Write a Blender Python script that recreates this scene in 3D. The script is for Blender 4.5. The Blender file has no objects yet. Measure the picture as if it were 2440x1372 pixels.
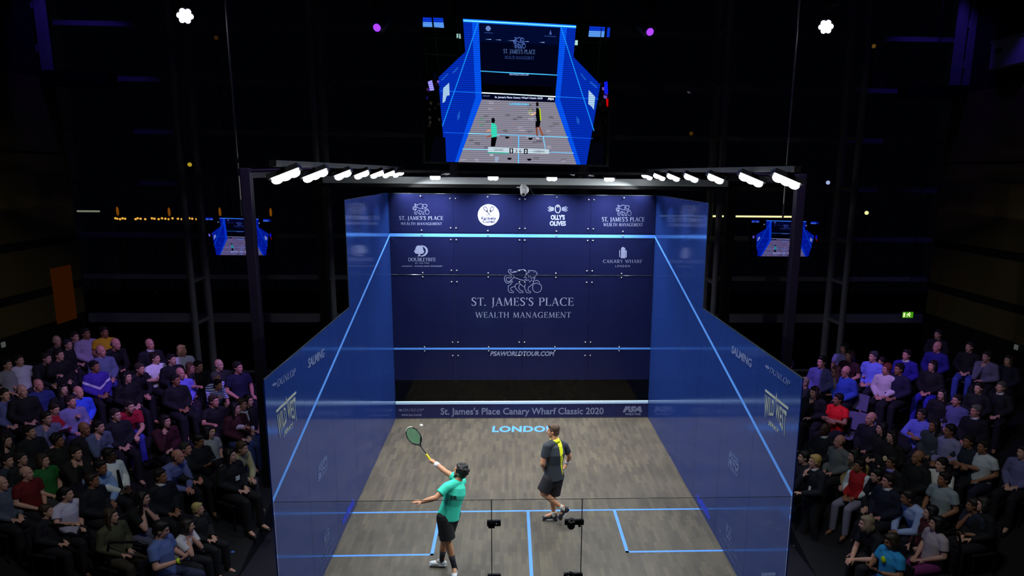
import bpy, bmesh, math, random
from mathutils import Vector, Matrix, noise
from mathutils.bvhtree import BVHTree
random.seed(7)
sc = bpy.context.scene
COL = sc.collection
V = Vector
PI = math.pi

# ------------------------------------------------------------------ camera
CF, CX, CY = 1810.0875, 1302.5, 812.8          # focal length and optical centre in pixels of the 2440 x 1372 frame
CC = V((-0.3374, -18.4513, 6.0962))
CM = Matrix.Rotation(-0.05, 3, 'Z') @ Matrix.Rotation(1.3524, 3, 'X') @ Matrix.Rotation(0.0105, 3, 'Z')
cam_d = bpy.data.cameras.new('camera')
cam_d.sensor_width = 36
cam_d.lens = 36 * CF / 2440
cam_d.shift_x = -(CX - 1220) / 2440
cam_d.shift_y = (CY - 686) / 2440
cam_d.clip_end = 300
cam = bpy.data.objects.new('camera', cam_d)
cam.matrix_world = Matrix.Translation(CC) @ CM.to_4x4()
COL.objects.link(cam)
sc.camera = cam

# ------------------------------------------------------------------ colour management, world
sc.view_settings.view_transform = 'Standard'
sc.view_settings.look = 'None'
sc.view_settings.gamma = 1
sc.view_settings.use_curve_mapping = False
sc.view_settings.exposure = 0.0
sc.cycles.max_bounces = 6
sc.cycles.transparent_max_bounces = 12
sc.cycles.sample_clamp_indirect = 4
W = bpy.data.worlds.new('night_sky')
sc.world = W
W.use_nodes = True
W.node_tree.nodes['Background'].inputs[0].default_value = (0.25, 0.3, 0.6, 1)
W.node_tree.nodes['Background'].inputs[1].default_value = 0.0022

# ------------------------------------------------------------------ lights
FLOOD_W, FRONT_W = 56.0, 60.0
def aim(o, loc, tgt):
    o.location = loc
    o.rotation_euler = (V(tgt) - V(loc)).to_track_quat('-Z', 'Y').to_euler()
def area(name, loc, tgt, w, sx, sy, col=(1, 1, 1), spread=PI):
    d = bpy.data.lights.new(name, 'AREA'); d.shape = 'RECTANGLE'
    d.energy = w; d.size = sx; d.size_y = sy; d.color = col; d.spread = spread
    o = bpy.data.objects.new(name, d); COL.objects.link(o); aim(o, loc, tgt)
    return o
def spot(name, loc, tgt, w, deg, col, blend=0.6, r=0.08):
    d = bpy.data.lights.new(name, 'SPOT'); d.energy = w; d.spot_size = math.radians(deg)
    d.spot_blend = blend; d.color = col; d.shadow_soft_size = r
    o = bpy.data.objects.new(name, d); COL.objects.link(o); aim(o, loc, tgt)
    return o
# stands: violet wash from unseen spots above the court, plus added neutral fill
PURP = (0.44, 0.26, 1.0)
for sx in (-1, 1):
    spot('stand_wash_light', (sx * 1.5, -8.5, 11.5), (sx * 7.3, -2.6, 1.9), 3600, 27, PURP, 0.9)
    area('stand_fill_light', (sx * 2.0, -12.0, 11.0), (sx * 7.4, -6.6, 0.5), 36, 1.5, 1.5, (0.93, 0.97, 1.0), 1.3)
spot('blue_wash_light', (12.9, 1.2, 10.6), (13.6, 2.0, 8.6), 60, 70, (0.12, 0.06, 1.0))
spot('blue_wash_light', (11.6, 3.6, 12.6), (12.6, 5.2, 9.3), 90, 60, (0.12, 0.06, 1.0))
spot('blue_wash_light', (-11.8, 3.6, 12.6), (-12.8, 5.2, 9.3), 90, 60, (0.12, 0.06, 1.0))

# ------------------------------------------------------------------ helpers: pixels to points on real planes
def ray(u, v):
    return CM @ V(((u - CX) / CF, -(v - CY) / CF, -1.0))
def at(u, v, ax, val):
    d = ray(u, v)
    return CC + d * ((val - CC[ax]) / d[ax])
def srgb(h):
    h = h.lstrip('#'); c = [int(h[i:i + 2], 16) / 255 for i in (0, 2, 4)]
    return tuple(x / 12.92 if x <= 0.04045 else ((x + 0.055) / 1.055) ** 2.4 for x in c)

# ------------------------------------------------------------------ materials (all procedural)
MATS = {}
def newmat(name):
    m = bpy.data.materials.new(name); m.use_nodes = True
    nt = m.node_tree
    return m, nt, nt.nodes, nt.links, nt.nodes['Principled BSDF']
def mat(name, col, rough=0.6, metal=0.0, var=0.18, scale=9.0, spec=0.5, bump=0.0):
    key = (name, col)
    if key in MATS: return MATS[key]
    m, nt, N, L, b = newmat(name)
    c = srgb(col) if isinstance(col, str) else col
    tc = N.new('ShaderNodeTexCoord'); nz = N.new('ShaderNodeTexNoise'); rp = N.new('ShaderNodeMix'); rp.data_type = 'RGBA'
    nz.inputs['Scale'].default_value = scale; nz.inputs['Detail'].default_value = 3
    L.new(tc.outputs['Object'], nz.inputs['Vector']); L.new(nz.outputs['Fac'], rp.inputs['Factor'])
    rp.inputs['A'].default_value = (*[x * (1 - var) for x in c], 1)
    rp.inputs['B'].default_value = (*[min(1, x * (1 + var)) for x in c], 1)
    L.new(rp.outputs['Result'], b.inputs['Base Color'])
    b.inputs['Roughness'].default_value = rough; b.inputs['Metallic'].default_value = metal
    b.inputs['Specular IOR Level'].default_value = spec
    if bump:
        bp = N.new('ShaderNodeBump'); bp.inputs['Strength'].default_value = bump; bp.inputs['Distance'].default_value = 0.02
        L.new(nz.outputs['Fac'], bp.inputs['Height']); L.new(bp.outputs['Normal'], b.inputs['Normal'])
    MATS[key] = m
    return m
def emit(name, col, k, sample=False):
    key = (name, col, k)
    if key in MATS: return MATS[key]
    m = bpy.data.materials.new(name); m.use_nodes = True
    N, L = m.node_tree.nodes, m.node_tree.links
    N.remove(N['Principled BSDF'])
    e = N.new('ShaderNodeEmission'); e.inputs[0].default_value = (*(srgb(col) if isinstance(col, str) else col), 1); e.inputs[1].default_value = k
    L.new(e.outputs[0], N['Material Output'].inputs[0])
    if not sample: m.cycles.emission_sampling = 'NONE'
    MATS[key] = m
    return m
def film_glass(name, col, clear, rough, spec=0.5, tint=(0.3, 0.5, 1.0)):
    # glass panel carrying a translucent colour film: mostly scatters, partly lets light through
    m, nt, N, L, b = newmat(name)
    b.inputs['Roughness'].default_value = rough
    b.inputs['Specular IOR Level'].default_value = spec
    tc = N.new('ShaderNodeTexCoord'); nz = N.new('ShaderNodeTexNoise'); mp = N.new('ShaderNodeMapping'); mx = N.new('ShaderNodeMix'); mx.data_type = 'RGBA'
    mp.inputs['Scale'].default_value = (2.0, 2.0, 0.25); nz.inputs['Scale'].default_value = 1.5
    L.new(tc.outputs['Object'], mp.inputs[0]); L.new(mp.outputs[0], nz.inputs['Vector']); L.new(nz.outputs['Fac'], mx.inputs['Factor'])
    mx.inputs['A'].default_value = (*[x * 0.88 for x in col], 1); mx.inputs['B'].default_value = (*[x * 1.12 for x in col], 1)
    L.new(mx.outputs['Result'], b.inputs['Base Color'])
    t = N.new('ShaderNodeBsdfTransparent'); t.inputs[0].default_value = (*tint, 1)
    s = N.new('ShaderNodeMixShader'); s.inputs[0].default_value = clear
    L.new(b.outputs[0], s.inputs[1]); L.new(t.outputs[0], s.inputs[2]); L.new(s.outputs[0], N['Material Output'].inputs[0])
    return m
def clear_glass(name, tint, ior=1.45, rough=0.02):
    m = bpy.data.materials.new(name); m.use_nodes = True
    N, L = m.node_tree.nodes, m.node_tree.links
    N.remove(N['Principled BSDF'])
    t = N.new('ShaderNodeBsdfTransparent'); t.inputs[0].default_value = (*tint, 1)
    g = N.new('ShaderNodeBsdfGlossy'); g.inputs['Roughness'].default_value = rough
    f = N.new('ShaderNodeFresnel'); f.inputs[0].default_value = ior
    s = N.new('ShaderNodeMixShader')
    L.new(f.outputs[0], s.inputs[0]); L.new(t.outputs[0], s.inputs[1]); L.new(g.outputs[0], s.inputs[2]); L.new(s.outputs[0], N['Material Output'].inputs[0])
    return m

# ------------------------------------------------------------------ mesh helpers
def box(bm, x0, x1, y0, y1, z0, z1, bev=0.0):
    r = bmesh.ops.create_cube(bm, size=1)
    for v in r['verts']:
        v.co = V((x0 if v.co.x < 0 else x1, y0 if v.co.y < 0 else y1, z0 if v.co.z < 0 else z1))
    if bev:
        es = list({e for v in r['verts'] for e in v.link_edges})
        bmesh.ops.bevel(bm, geom=es, offset=bev, segments=2, affect='EDGES', profile=0.5)
def perp(d):
    a = V((0, 0, 1)) if abs(d.z) < 0.9 else V((1, 0, 0))
    x = d.cross(a).normalized()
    return x, d.cross(x).normalized()
def tube(bm, pts, rad, n=12, round_=(True, True), flat=None):
    """swept tube through pts; flat=(axis, ratio) squashes the section along axis"""
    pts = [V(p) for p in pts]
    if not hasattr(rad, '__len__'): rad = [rad] * len(pts)
    P, Rr = list(pts), list(rad)
    d0 = (pts[1] - pts[0]).normalized(); d1 = (pts[-1] - pts[-2]).normalized()
    if round_[0]:
        pre = [(pts[0] - d0 * rad[0] * s, rad[0] * c) for s, c in ((0.97, 0.25), (0.8, 0.6), (0.45, 0.89))]
        P = [p for p, _ in pre] + P; Rr = [r for _, r in pre] + Rr
    if round_[1]:
        post = [(pts[-1] + d1 * rad[-1] * s, rad[-1] * c) for s, c in ((0.45, 0.89), (0.8, 0.6), (0.97, 0.25))]
        P += [p for p, _ in post]; Rr += [r for _, r in post]
    rings = []; x = None
    for i, p in enumerate(P):
        d = (P[min(i + 1, len(P) - 1)] - P[max(i - 1, 0)])
        d = d.normalized() if d.length > 1e-9 else d0
        if x is None: x, y = perp(d)
        else:
            x = (x - d * x.dot(d)); x = x.normalized() if x.length > 1e-6 else perp(d)[0]
            y = d.cross(x).normalized()
        ring = []
        for k in range(n):
            a = 2 * PI * k / n
            o = (x * math.cos(a) + y * math.sin(a)) * Rr[i]
            if flat: o = o + flat[0] * (o.dot(flat[0]) * (flat[1] - 1))
            ring.append(bm.verts.new(p + o))
        rings.append(ring)
    for a, b in zip(rings, rings[1:]):
        for k in range(n):
            bm.faces.new((a[k], a[(k + 1) % n], b[(k + 1) % n], b[k]))
    bm.faces.new(list(reversed(rings[0]))); bm.faces.new(rings[-1])
def ell(bm, c, r, axes=None, seg=14):
    """ellipsoid: radii r along axes (defaults to world axes)"""
    q = bmesh.ops.create_uvsphere(bm, u_segments=seg, v_segments=max(6, seg * 2 // 3), radius=1)
    ax = axes or (V((1, 0, 0)), V((0, 1, 0)), V((0, 0, 1)))
    c = V(c)
    for v in q['verts']:
        v.co = c + ax[0] * v.co.x * r[0] + ax[1] * v.co.y * r[1] + ax[2] * v.co.z * r[2]
def prism(bm, poly, depth):
    """poly: 3-D points of a flat outline; depth: vector"""
    a = [bm.verts.new(V(p)) for p in poly]; b = [bm.verts.new(V(p) + depth) for p in poly]
    bm.faces.new(a); bm.faces.new(list(reversed(b)))
    n = len(a)
    for i in range(n): bm.faces.new((a[i], b[i], b[(i + 1) % n], a[(i + 1) % n]))
def mesh_of(bm, name, smooth=False):
    bmesh.ops.recalc_face_normals(bm, faces=bm.faces)
    me = bpy.data.meshes.new(name); bm.to_mesh(me); bm.free()
    if smooth: me.polygons.foreach_set('use_smooth', [True] * len(me.polygons))
    return me
def remesh(bm, name, vox, it=3, fac=0.5):
    me = bpy.data.meshes.new('tmp'); bmesh.ops.recalc_face_normals(bm, faces=bm.faces); bm.to_mesh(me); bm.free()
    o = bpy.data.objects.new('tmp', me); COL.objects.link(o)
    r = o.modifiers.new('r', 'REMESH'); r.mode = 'VOXEL'; r.voxel_size = vox; r.use_smooth_shade = True
    if it:
        s = o.modifiers.new('s', 'SMOOTH'); s.iterations = it; s.factor = fac
    dg = bpy.context.evaluated_depsgraph_get()
    out = bpy.data.meshes.new_from_object(o.evaluated_get(dg), preserve_all_data_layers=False, depsgraph=dg)
    bpy.data.objects.remove(o); bpy.data.meshes.remove(me)
    out.name = name
    out.polygons.foreach_set('use_smooth', [True] * len(out.polygons))
    return out
def put(name, me, m=None, parent=None, loc=None, rot=None):
    if isinstance(me, bmesh.types.BMesh): me = mesh_of(me, name)
    o = bpy.data.objects.new(name, me)
    if m is not None:
        for mm in (m if isinstance(m, (list, tuple)) else [m]):
            me.materials.append(mm)
    COL.objects.link(o)
    if parent is not None: o.parent = parent
    if loc is not None: o.location = loc
    if rot is not None: o.rotation_euler = rot
    return o
def tag(o, label=None, cat=None, group=None, kind=None):
    if label: o['label'] = label
    if cat: o['category'] = cat
    if group: o['group'] = group
    if kind: o['kind'] = kind
    return o
def thing(name, label, cat, loc=(0, 0, 0), rotz=0.0, group=None, kind=None):
    o = bpy.data.objects.new(name, None); o.empty_display_size = 0.1
    COL.objects.link(o); o.location = loc; o.rotation_euler = (0, 0, rotz)
    return tag(o, label, cat, group, kind)
def struct(name, me, m, label=None):
    o = put(name, me, m); o['kind'] = 'structure'
    if label: o['label'] = label
    return o
def nb(): return bmesh.new()

# ------------------------------------------------------------------ lettering: flat 2-D outlines fitted into a parallelogram on a real plane
FONT_CACHE = {}
def sans(text, bold=0.0, shear=0.0, space=1.0):
    key = (text, bold, shear, space)
    if key in FONT_CACHE: return FONT_CACHE[key]
    cu = bpy.data.curves.new('t', 'FONT'); cu.body = text; cu.size = 1; cu.offset = bold; cu.shear = shear; cu.space_character = space
    cu.resolution_u = 3
    o = bpy.data.objects.new('t', cu); COL.objects.link(o)
    dg = bpy.context.evaluated_depsgraph_get()
    me = bpy.data.meshes.new_from_object(o.evaluated_get(dg), depsgraph=dg)
    pol = [[(me.vertices[i].co.x, me.vertices[i].co.y) for i in p.vertices] for p in me.polygons]
    bpy.data.objects.remove(o); bpy.data.meshes.remove(me); bpy.data.curves.remove(cu)
    FONT_CACHE[key] = pol
    return pol
def ribbon(pts, w0, w1=None, wm=None):
    """2-D stroke as quads; width w0 at the ends (w1 at the far end), wm in the middle"""
    w1 = w0 if w1 is None else w1
    n = len(pts); L = []
    for i, (x, y) in enumerate(pts):
        ax, ay = pts[max(i - 1, 0)]; bx, by = pts[min(i + 1, n - 1)]
        dx, dy = bx - ax, by - ay; l = math.hypot(dx, dy) or 1
        t = i / (n - 1); w = w0 + (w1 - w0) * t
        if wm is not None: w = w + (wm - w) * math.sin(PI * t)
        L.append(((x - dy / l * w / 2, y + dx / l * w / 2), (x + dy / l * w / 2, y - dx / l * w / 2)))
    return [[L[i][0], L[i][1], L[i + 1][1], L[i + 1][0]] for i in range(n - 1)]
def arc(cx, cy, rx, ry, a0, a1, n=14, thick=0.13, thin=0.05):
    P = []
    for i in range(n + 1):
        a = math.radians(a0 + (a1 - a0) * i / n); P.append((cx + rx * math.cos(a), cy + ry * math.sin(a), a))
    out = []
    for p, q in zip(P, P[1:]):
        def ed(k):
            w = thin + (thick - thin) * abs(math.cos(k[2])) ** 1.3
            return ((k[0] + math.cos(k[2]) * w / 2, k[1] + math.sin(k[2]) * w / 2), (k[0] - math.cos(k[2]) * w / 2, k[1] - math.sin(k[2]) * w / 2))
        a, b = ed(p), ed(q); out.append([a[0], a[1], b[1], b[0]])
    return out
TK, TN, SF = 0.115, 0.045, 0.042
def serif_glyph(ch):
    ln = lambda x0, y0, x1, y1, w: ribbon([(x0, y0), (x1, y1)], w)
    sf = lambda x, y, h=0.11: ln(x - h, y + (SF / 2 if y < 0.5 else -SF / 2), x + h, y + (SF / 2 if y < 0.5 else -SF / 2), SF)
    stem = lambda x: ln(x, 0, x, 1, TK) + sf(x, 0) + sf(x, 1)
    if ch == 'I': return stem(0.13), 0.26
    if ch == 'T': return ln(0.3, 0, 0.3, 1, TK) + sf(0.3, 0) + ln(0, 0.97, 0.6, 0.97, TN) + ln(0.025, 0.8, 0.025, 1, TN) + ln(0.575, 0.8, 0.575, 1, TN), 0.6
    if ch == 'L': return stem(0.13) + ln(0.1, 0.03, 0.52, 0.03, TN) + ln(0.5, 0, 0.52, 0.24, TN), 0.54
    if ch in 'EF':
        g = stem(0.13) + ln(0.1, 0.97, 0.5, 0.97, TN) + ln(0.48, 0.8, 0.5, 1, TN) + ln(0.13, 0.52, 0.42, 0.52, TN) + ln(0.42, 0.42, 0.42, 0.62, TN)
        return (g + ln(0.1, 0.03, 0.52, 0.03, TN) + ln(0.51, 0, 0.54, 0.22, TN), 0.56) if ch == 'E' else (g, 0.5)
    if ch == 'H': return stem(0.13) + stem(0.63) + ln(0.13, 0.52, 0.63, 0.52, TN), 0.76
    if ch == 'N': return ln(0.12, 0, 0.12, 1, TN) + ln(0.1, 1, 0.64, 0, TK) + ln(0.66, 0, 0.66, 1, TN) + sf(0.12, 0) + sf(0.66, 1) + sf(0.1, 1, 0.08), 0.78
    if ch == 'M': return ln(0.1, 0, 0.15, 1, TN) + ln(0.15, 1, 0.42, 0.05, TK) + ln(0.42, 0.05, 0.7, 1, TN) + ln(0.72, 1, 0.76, 0, TK) + sf(0.1, 0) + sf(0.76, 0), 0.88
    if ch == 'A': return ln(0.08, 0, 0.34, 1, TN) + ln(0.34, 1, 0.62, 0, TK) + ln(0.18, 0.34, 0.5, 0.34, TN) + sf(0.08, 0, 0.09) + sf(0.62, 0, 0.1), 0.7
    if ch == 'V': return ln(0.06, 1, 0.34, 0, TK) + ln(0.34, 0, 0.6, 1, TN) + sf(0.06, 1, 0.09) + sf(0.6, 1, 0.09), 0.68
    if ch == 'W': return ln(0.06, 1, 0.29, 0, TK) + ln(0.29, 0, 0.5, 1, TN) + ln(0.5, 1, 0.73, 0, TK) + ln(0.73, 0, 0.95, 1, TN) + sf(0.06, 1, 0.09) + sf(0.95, 1, 0.09), 1.02
    if ch == 'Y': return ln(0.05, 1, 0.32, 0.48, TK) + ln(0.32, 0.48, 0.57, 1, TN) + ln(0.32, 0, 0.32, 0.5, TK) + sf(0.32, 0) + sf(0.05, 1, 0.08) + sf(0.57, 1, 0.08), 0.64
    if ch == 'O': return arc(0.4, 0.5, 0.33, 0.48, 0, 360, 24), 0.8
    if ch == 'C': return arc(0.42, 0.5, 0.34, 0.48, 48, 312, 20) + ln(0.65, 0.76, 0.66, 1, TN), 0.72
    if ch == 'G': return arc(0.42, 0.5, 0.34, 0.48, 48, 300, 20) + ln(0.65, 0.76, 0.66, 1, TN) + ln(0.64, 0.02, 0.64, 0.42, TK) + sf(0.64, 0.42 + SF / 2, 0.1), 0.78
    if ch == 'D': return stem(0.13) + arc(0.3, 0.5, 0.38, 0.475, -90, 90, 14) + ln(0.13, 0.975, 0.31, 0.975, TN) + ln(0.13, 0.025, 0.31, 0.025, TN), 0.74
    if ch in 'PRB':
        g = stem(0.13) + arc(0.3, 0.74, 0.2, 0.235, -90, 90, 10) + ln(0.13, 0.97, 0.31, 0.97, TN) + ln(0.13, 0.505, 0.31, 0.505, TN)
        if ch == 'P': return g, 0.56
        if ch == 'R': return g + ln(0.3, 0.5, 0.6, 0, TK) + sf(0.62, 0, 0.06), 0.68
        return g + arc(0.31, 0.265, 0.22, 0.24, -90, 90, 10) + ln(0.13, 0.03, 0.31, 0.03, TN), 0.6
    if ch == 'U': return ln(0.12, 0.35, 0.12, 1, TK) + arc(0.37, 0.35, 0.25, 0.32, 180, 360, 12) + ln(0.62, 0.35, 0.62, 1, TN) + sf(0.12, 1) + sf(0.62, 1), 0.74
    if ch == 'J': return ln(0.2, 0.05, 0.2, 1, TK) + sf(0.2, 1) + ribbon([(0.2, 0.1), (0.18, -0.1), (0.08, -0.22)], TK, TN), 0.33
    if ch == 'S': return ribbon([(0.44, 0.78), (0.42, 0.93), (0.26, 0.98), (0.12, 0.92), (0.08, 0.78), (0.14, 0.65), (0.27, 0.54), (0.39, 0.43), (0.44, 0.27), (0.38, 0.1), (0.24, 0.02), (0.09, 0.07), (0.05, 0.25)], TN, TN, TK * 1.1), 0.52
    if ch == '.': return ln(0.06, 0, 0.06, 0.13, 0.13), 0.16
    if ch == "'": return ribbon([(0.08, 1.0), (0.05, 0.72)], 0.12, 0.04), 0.14
    if ch == '-': return ln(0.02, 0.4, 0.25, 0.4, TN), 0.3
    return [], 0.34
def serif(text, gap=0.07):
    out = []; x = 0
    for ch in text:
        g, w = serif_glyph(ch)
        out += [[(px + x, py) for px, py in q] for q in g]; x += w + gap
    return out
def bounds(pol):
    xs = [p[0] for q in pol for p in q]; ys = [p[1] for q in pol for p in q]
    return min(xs), max(xs), min(ys), max(ys)
def fit(bm, pol, bl, br, tl, off, mi=0, box_=None, depth=0.0015):
    """map 2-D outlines so that their box fills the 3-D parallelogram bl, br, tl, lifted by off from the surface"""
    x0, x1, y0, y1 = box_ or bounds(pol)
    ex, ey = V(br) - V(bl), V(tl) - V(bl)
    off = V(off); back = -off.normalized() * depth
    for q in pol:
        P = [V(bl) + ex * ((x - x0) / (x1 - x0)) + ey * ((y - y0) / (y1 - y0)) + off for x, y in q]
        try:
            prism(bm, P, back)
        except ValueError:
            pass
    return bm
def fit_px(bm, pol, ax, val, bl, br, tl, off, box_=None):
    return fit(bm, pol, at(*bl, ax, val), at(*br, ax, val), at(*tl, ax, val), off, box_=box_)

# the winged lion with a ball, traced as line work (unit: crop pixels, y down)
LION = [
 [(500, 390), (430, 350), (370, 290), (365, 230), (400, 185), (450, 180), (490, 210), (490, 235)],
 [(440, 240), (460, 290), (540, 310), (640, 290), (720, 265), (760, 240), (735, 205), (870, 200), (990, 175), (1060, 220), (1090, 290), (1080, 400), (1075, 460)],
 [(560, 265), (690, 262), (760, 240)],
 [(250, 435), (205, 520), (210, 640), (270, 730), (350, 750), (430, 720), (520, 640), (540, 680), (470, 780), (430, 830), (360, 850), (360, 1060), (430, 1140), (590, 1140), (570, 1075), (480, 1060), (455, 1000), (480, 930), (620, 880), (690, 775), (840, 770), (880, 800), (960, 880), (1020, 900)],
 [(250, 450), (330, 430), (440, 450), (500, 410), (570, 440), (600, 500), (520, 570), (420, 670), (340, 690), (270, 620), (280, 540), (330, 510), (430, 540), (490, 490), (470, 430)],
 [(590, 500), (700, 540), (830, 600), (980, 630), (1080, 600), (1110, 520), (1000, 510), (1080, 440)],
 [(1090, 290), (1110, 380), (1170, 300), (1230, 290), (1165, 260), (1190, 210), (1270, 235), (1350, 225), (1460, 250), (1530, 340), (1510, 420), (1440, 480), (1430, 580), (1370, 700), (1330, 610), (1230, 710), (1200, 610), (1080, 640)],
 [(1110, 440), (1180, 400), (1190, 510), (1260, 450), (1290, 570), (1370, 480), (1430, 590)],
 [(1400, 290), (1420, 330), (1400, 300)],
 [(630, 880), (670, 980), (750, 1060), (820, 1140), (980, 1140), (960, 1080), (860, 1050), (790, 960), (790, 900), (850, 790)],
 [(1060, 780), (1030, 870), (1040, 1000), (1080, 1050), (1100, 1140), (1290, 1150), (1270, 1090), (1180, 1070), (1170, 980), (1200, 900), (1310, 830), (1390, 740), (1400, 690)],
 [(1440, 650), (1540, 630), (1620, 690), (1660, 800), (1510, 740), (1400, 780)],
 [(1640, 760), (1710, 860), (1720, 980), (1670, 1080), (1570, 1140), (1450, 1120), (1370, 1030), (1350, 920), (1380, 800)],
]
def lion(w=22):
    out = []
    for st in LION: out += ribbon([(x, 1372 - y) for x, y in st], w)
    return out
LION_BOX = (185, 1735, 215, 1205)

# ------------------------------------------------------------------ the hall
FZ = -0.41                       # hall floor; the court stands on a low plinth above it
def ramp_z(x, y):                # the two seating ramps climb away from the viewer and a little outwards
    return max(FZ, -0.47 + 0.02 * (abs(x) - 5.5) + 0.24 * (y + 7.5))
m_dark = mat('dark_paint', '0d0d12', 0.7)
m_floor = mat('hall_carpet', '1a1a28', 0.85, var=0.3, scale=3, bump=0.1)
m_panel = mat('ochre_wall_panel', '6a5a2e', 0.75, var=0.15, scale=1.2)
m_steel = mat('painted_steel', '8d8d9c', 0.45, var=0.08)
m_black = mat('black_metal', '141416', 0.45, var=0.1)
b = nb(); box(b, -14.2, 14.0, -22, 6.9, FZ - 0.2, FZ); struct('floor', b, m_floor)
b = nb(); box(b, -14.2, 14.0, -22, 6.9, 14.0, 14.2); struct('ceiling', b, m_dark)
b = nb(); box(b, -14.2, 14.0, -22.2, -22.0, FZ, 14.0); struct('wall_back', b, m_dark)
def side_wall(sx, x):
    # dark lower wall, three ochre boards with shadow gaps, bare upper wall
    b = nb(); box(b, *((x - 0.25, x) if sx < 0 else (x, x + 0.25)), -22, 6.0, FZ, 14.0)
    w = struct('wall_left' if sx < 0 else 'wall_right', b, m_dark)
    L = at(205, 740, 1, 6.0).z, at(203, 672, 1, 6.0).z, at(182, 566, 1, 6.0).z, at(145, 195, 1, 6.0).z
    zz = (L[0], L[1] - 0.12, L[1] + 0.12, L[2] - 0.12, L[2] + 0.12, L[2] + 2.5, L[2] + 2.56, L[3])
    for k in range(0, 8, 2):
        b = nb(); box(b, *((x, x + 0.06) if sx < 0 else (x - 0.06, x)), -21.9, 5.9, zz[k], zz[k + 1], 0.01)
        p = put('wall_board', b, m_panel, w); p['label'] = 'ochre board'
    return w
XL, XR = -13.8, 13.6
side_wall(-1, XL); side_wall(1, XR)
# glazed end wall: mullions, wind columns with short brackets, one pane per bay
GY = 6.0
mz = [FZ, 1.47, 2.77, 4.08, 5.68, 7.22, 8.75, 10.3, 11.9, 13.4]
m_pane = clear_glass('night_glazing', (0.75, 0.8, 0.85), 1.25, 0.03)
cols_x = [-13.75, -9.95, -6.02, -2.02, 1.95, 6.08, 10.25, 13.55]
k = 0
for xa, xb in zip(cols_x, cols_x[1:]):
    k += 1
    b = nb(); box(b, xa + 0.06, xb - 0.06, GY + 0.28, GY + 0.30, FZ, 14.0); struct('window_%d' % k, b, m_pane)
for z in mz:
    h = 0.10 if z != 1.47 else 0.2
    b = nb(); box(b, XL, XR, GY + 0.12, GY + 0.26, z - h, z + h * 0.4); struct('mullion', b, m_steel)
for x in cols_x[1:-1]:
    b = nb()
    tube(b, [(x, GY, FZ), (x, GY, 14)], 0.115, 16, (False, False))
    c = struct('column', b, m_steel)
    b = nb(); tube(b, [(x, GY - 1.15, FZ), (x, GY - 1.15, 14)], 0.095, 16, (False, False)); put('front_chord', b, m_steel, c)
    for z in mz[1:]:
        b = nb(); box(b, x - 0.05, x + 0.05, GY - 1.1, GY + 0.15, z - 0.05, z + 0.05); put('bracket', b, m_steel, c)
# corner lattice columns high up, each standing on the top of the boarded wall
for sx, us in ((-1, (24, 66, 100)), (1, (2360, 2318, 2292))):
    y = 5.2
    x = [at(u, 60, 1, y).x for u in us]
    b = nb(); zb = 8.75
    for i, xx in enumerate(x):
        box(b, xx - 0.12, xx + 0.12, y - 0.1, y + 0.1, zb, 14)
    for z in (9.4, 10.55, 11.7, 12.9):
        box(b, min(x), max(x), y - 0.08, y + 0.08, z - 0.1, z + 0.1)
    struct('lattice_column', b, mat('pale_steel', '9a9aa8', 0.5))
b = nb(); box(b, XL, XL + 2.0, 5.0, 5.5, 8.4, 8.8); struct('beam', b, m_dark)
b = nb(); box(b, XR - 2.0, XR, 5.0, 5.5, 8.4, 8.8); struct('beam', b, m_dark)
p = at(2405, 122, 0, XR - 0.3)
t = thing('equipment_cabinet', 'pale wall cabinet washed in blue light, high at right edge', 'cabinet', (XR - 0.3, p.y, p.z))
b = nb(); box(b, 0, 0.295, -0.75, 0.85, -0.38, 0.34, 0.02); put('body', b, mat('cabinet_paint', 'b8b8c4', 0.5), t)
b = nb(); box(b, -0.02, 0.0, 0.35, 0.62, 0.02, 0.16, 0.01); put('vent', b, m_black, t)
b = nb(); box(b, -0.03, 0.29, -0.8, 0.9, 0.34, 0.38); put('lid', b, mat('cabinet_paint', 'b8b8c4', 0.5), t)
# glowing panel painted in for warm light on the left wall
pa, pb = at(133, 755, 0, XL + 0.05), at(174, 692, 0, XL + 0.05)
b = nb(); box(b, XL + 0.06, XL + 0.075, min(pa.y, pb.y), max(pa.y, pb.y), 1.55, 3.2); struct('window_8', b, emit('amber_light_glow', 'c06010', 0.035))
# seating ramps: a sheet that follows ramp_z, closed by skirts down to the floor
for sx in (-1, 1):
    b = nb(); xe = 13.7 if sx < 0 else 13.5
    xs_ = [4.75 + (xe - 4.75) * i / 6 for i in range(7)]; ys_ = [-17.0 + 16.2 * i / 40 for i in range(41)]
    g = [[b.verts.new((sx * x, y, ramp_z(x, y) + 0.001)) for x in xs_] for y in ys_]; g0 = [[b.verts.new((sx * x, y, FZ - 0.02)) for x in xs_] for y in ys_]
    for gg in (g, g0):
        for r0, r1 in zip(gg, gg[1:]):
            for k_ in range(6): b.faces.new((r0[k_], r0[k_ + 1], r1[k_ + 1], r1[k_]))
    rim = [(r, 0) for r in range(41)] + [(40, c) for c in range(1, 7)] + [(r, 6) for r in range(39, -1, -1)] + [(0, c) for c in range(5, 0, -1)]
    for (r, c), (r2, c2) in zip(rim, rim[1:] + rim[:1]): b.faces.new((g[r][c], g[r2][c2], g0[r2][c2], g0[r][c]))
    struct('stand_floor_left' if sx < 0 else 'stand_floor_right', b, mat('stand_floor_board', '0f0f14', 0.8))

# ------------------------------------------------------------------ the court
m_line = mat('court_line_paint', '4f8fe6', 0.5, var=0.03)
m_letter = mat('pale_lettering', '727a98', 0.6, var=0.03)
m_ghost = mat('faded_lettering', '566692', 0.6, var=0.03)
m_white = mat('white_lettering', 'b8c2c4', 0.6, var=0.03)
m_cream = mat('cream_lettering', '8e9890', 0.6, var=0.03)
m_navy = mat('navy_print', '10164a', 0.6)
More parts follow.
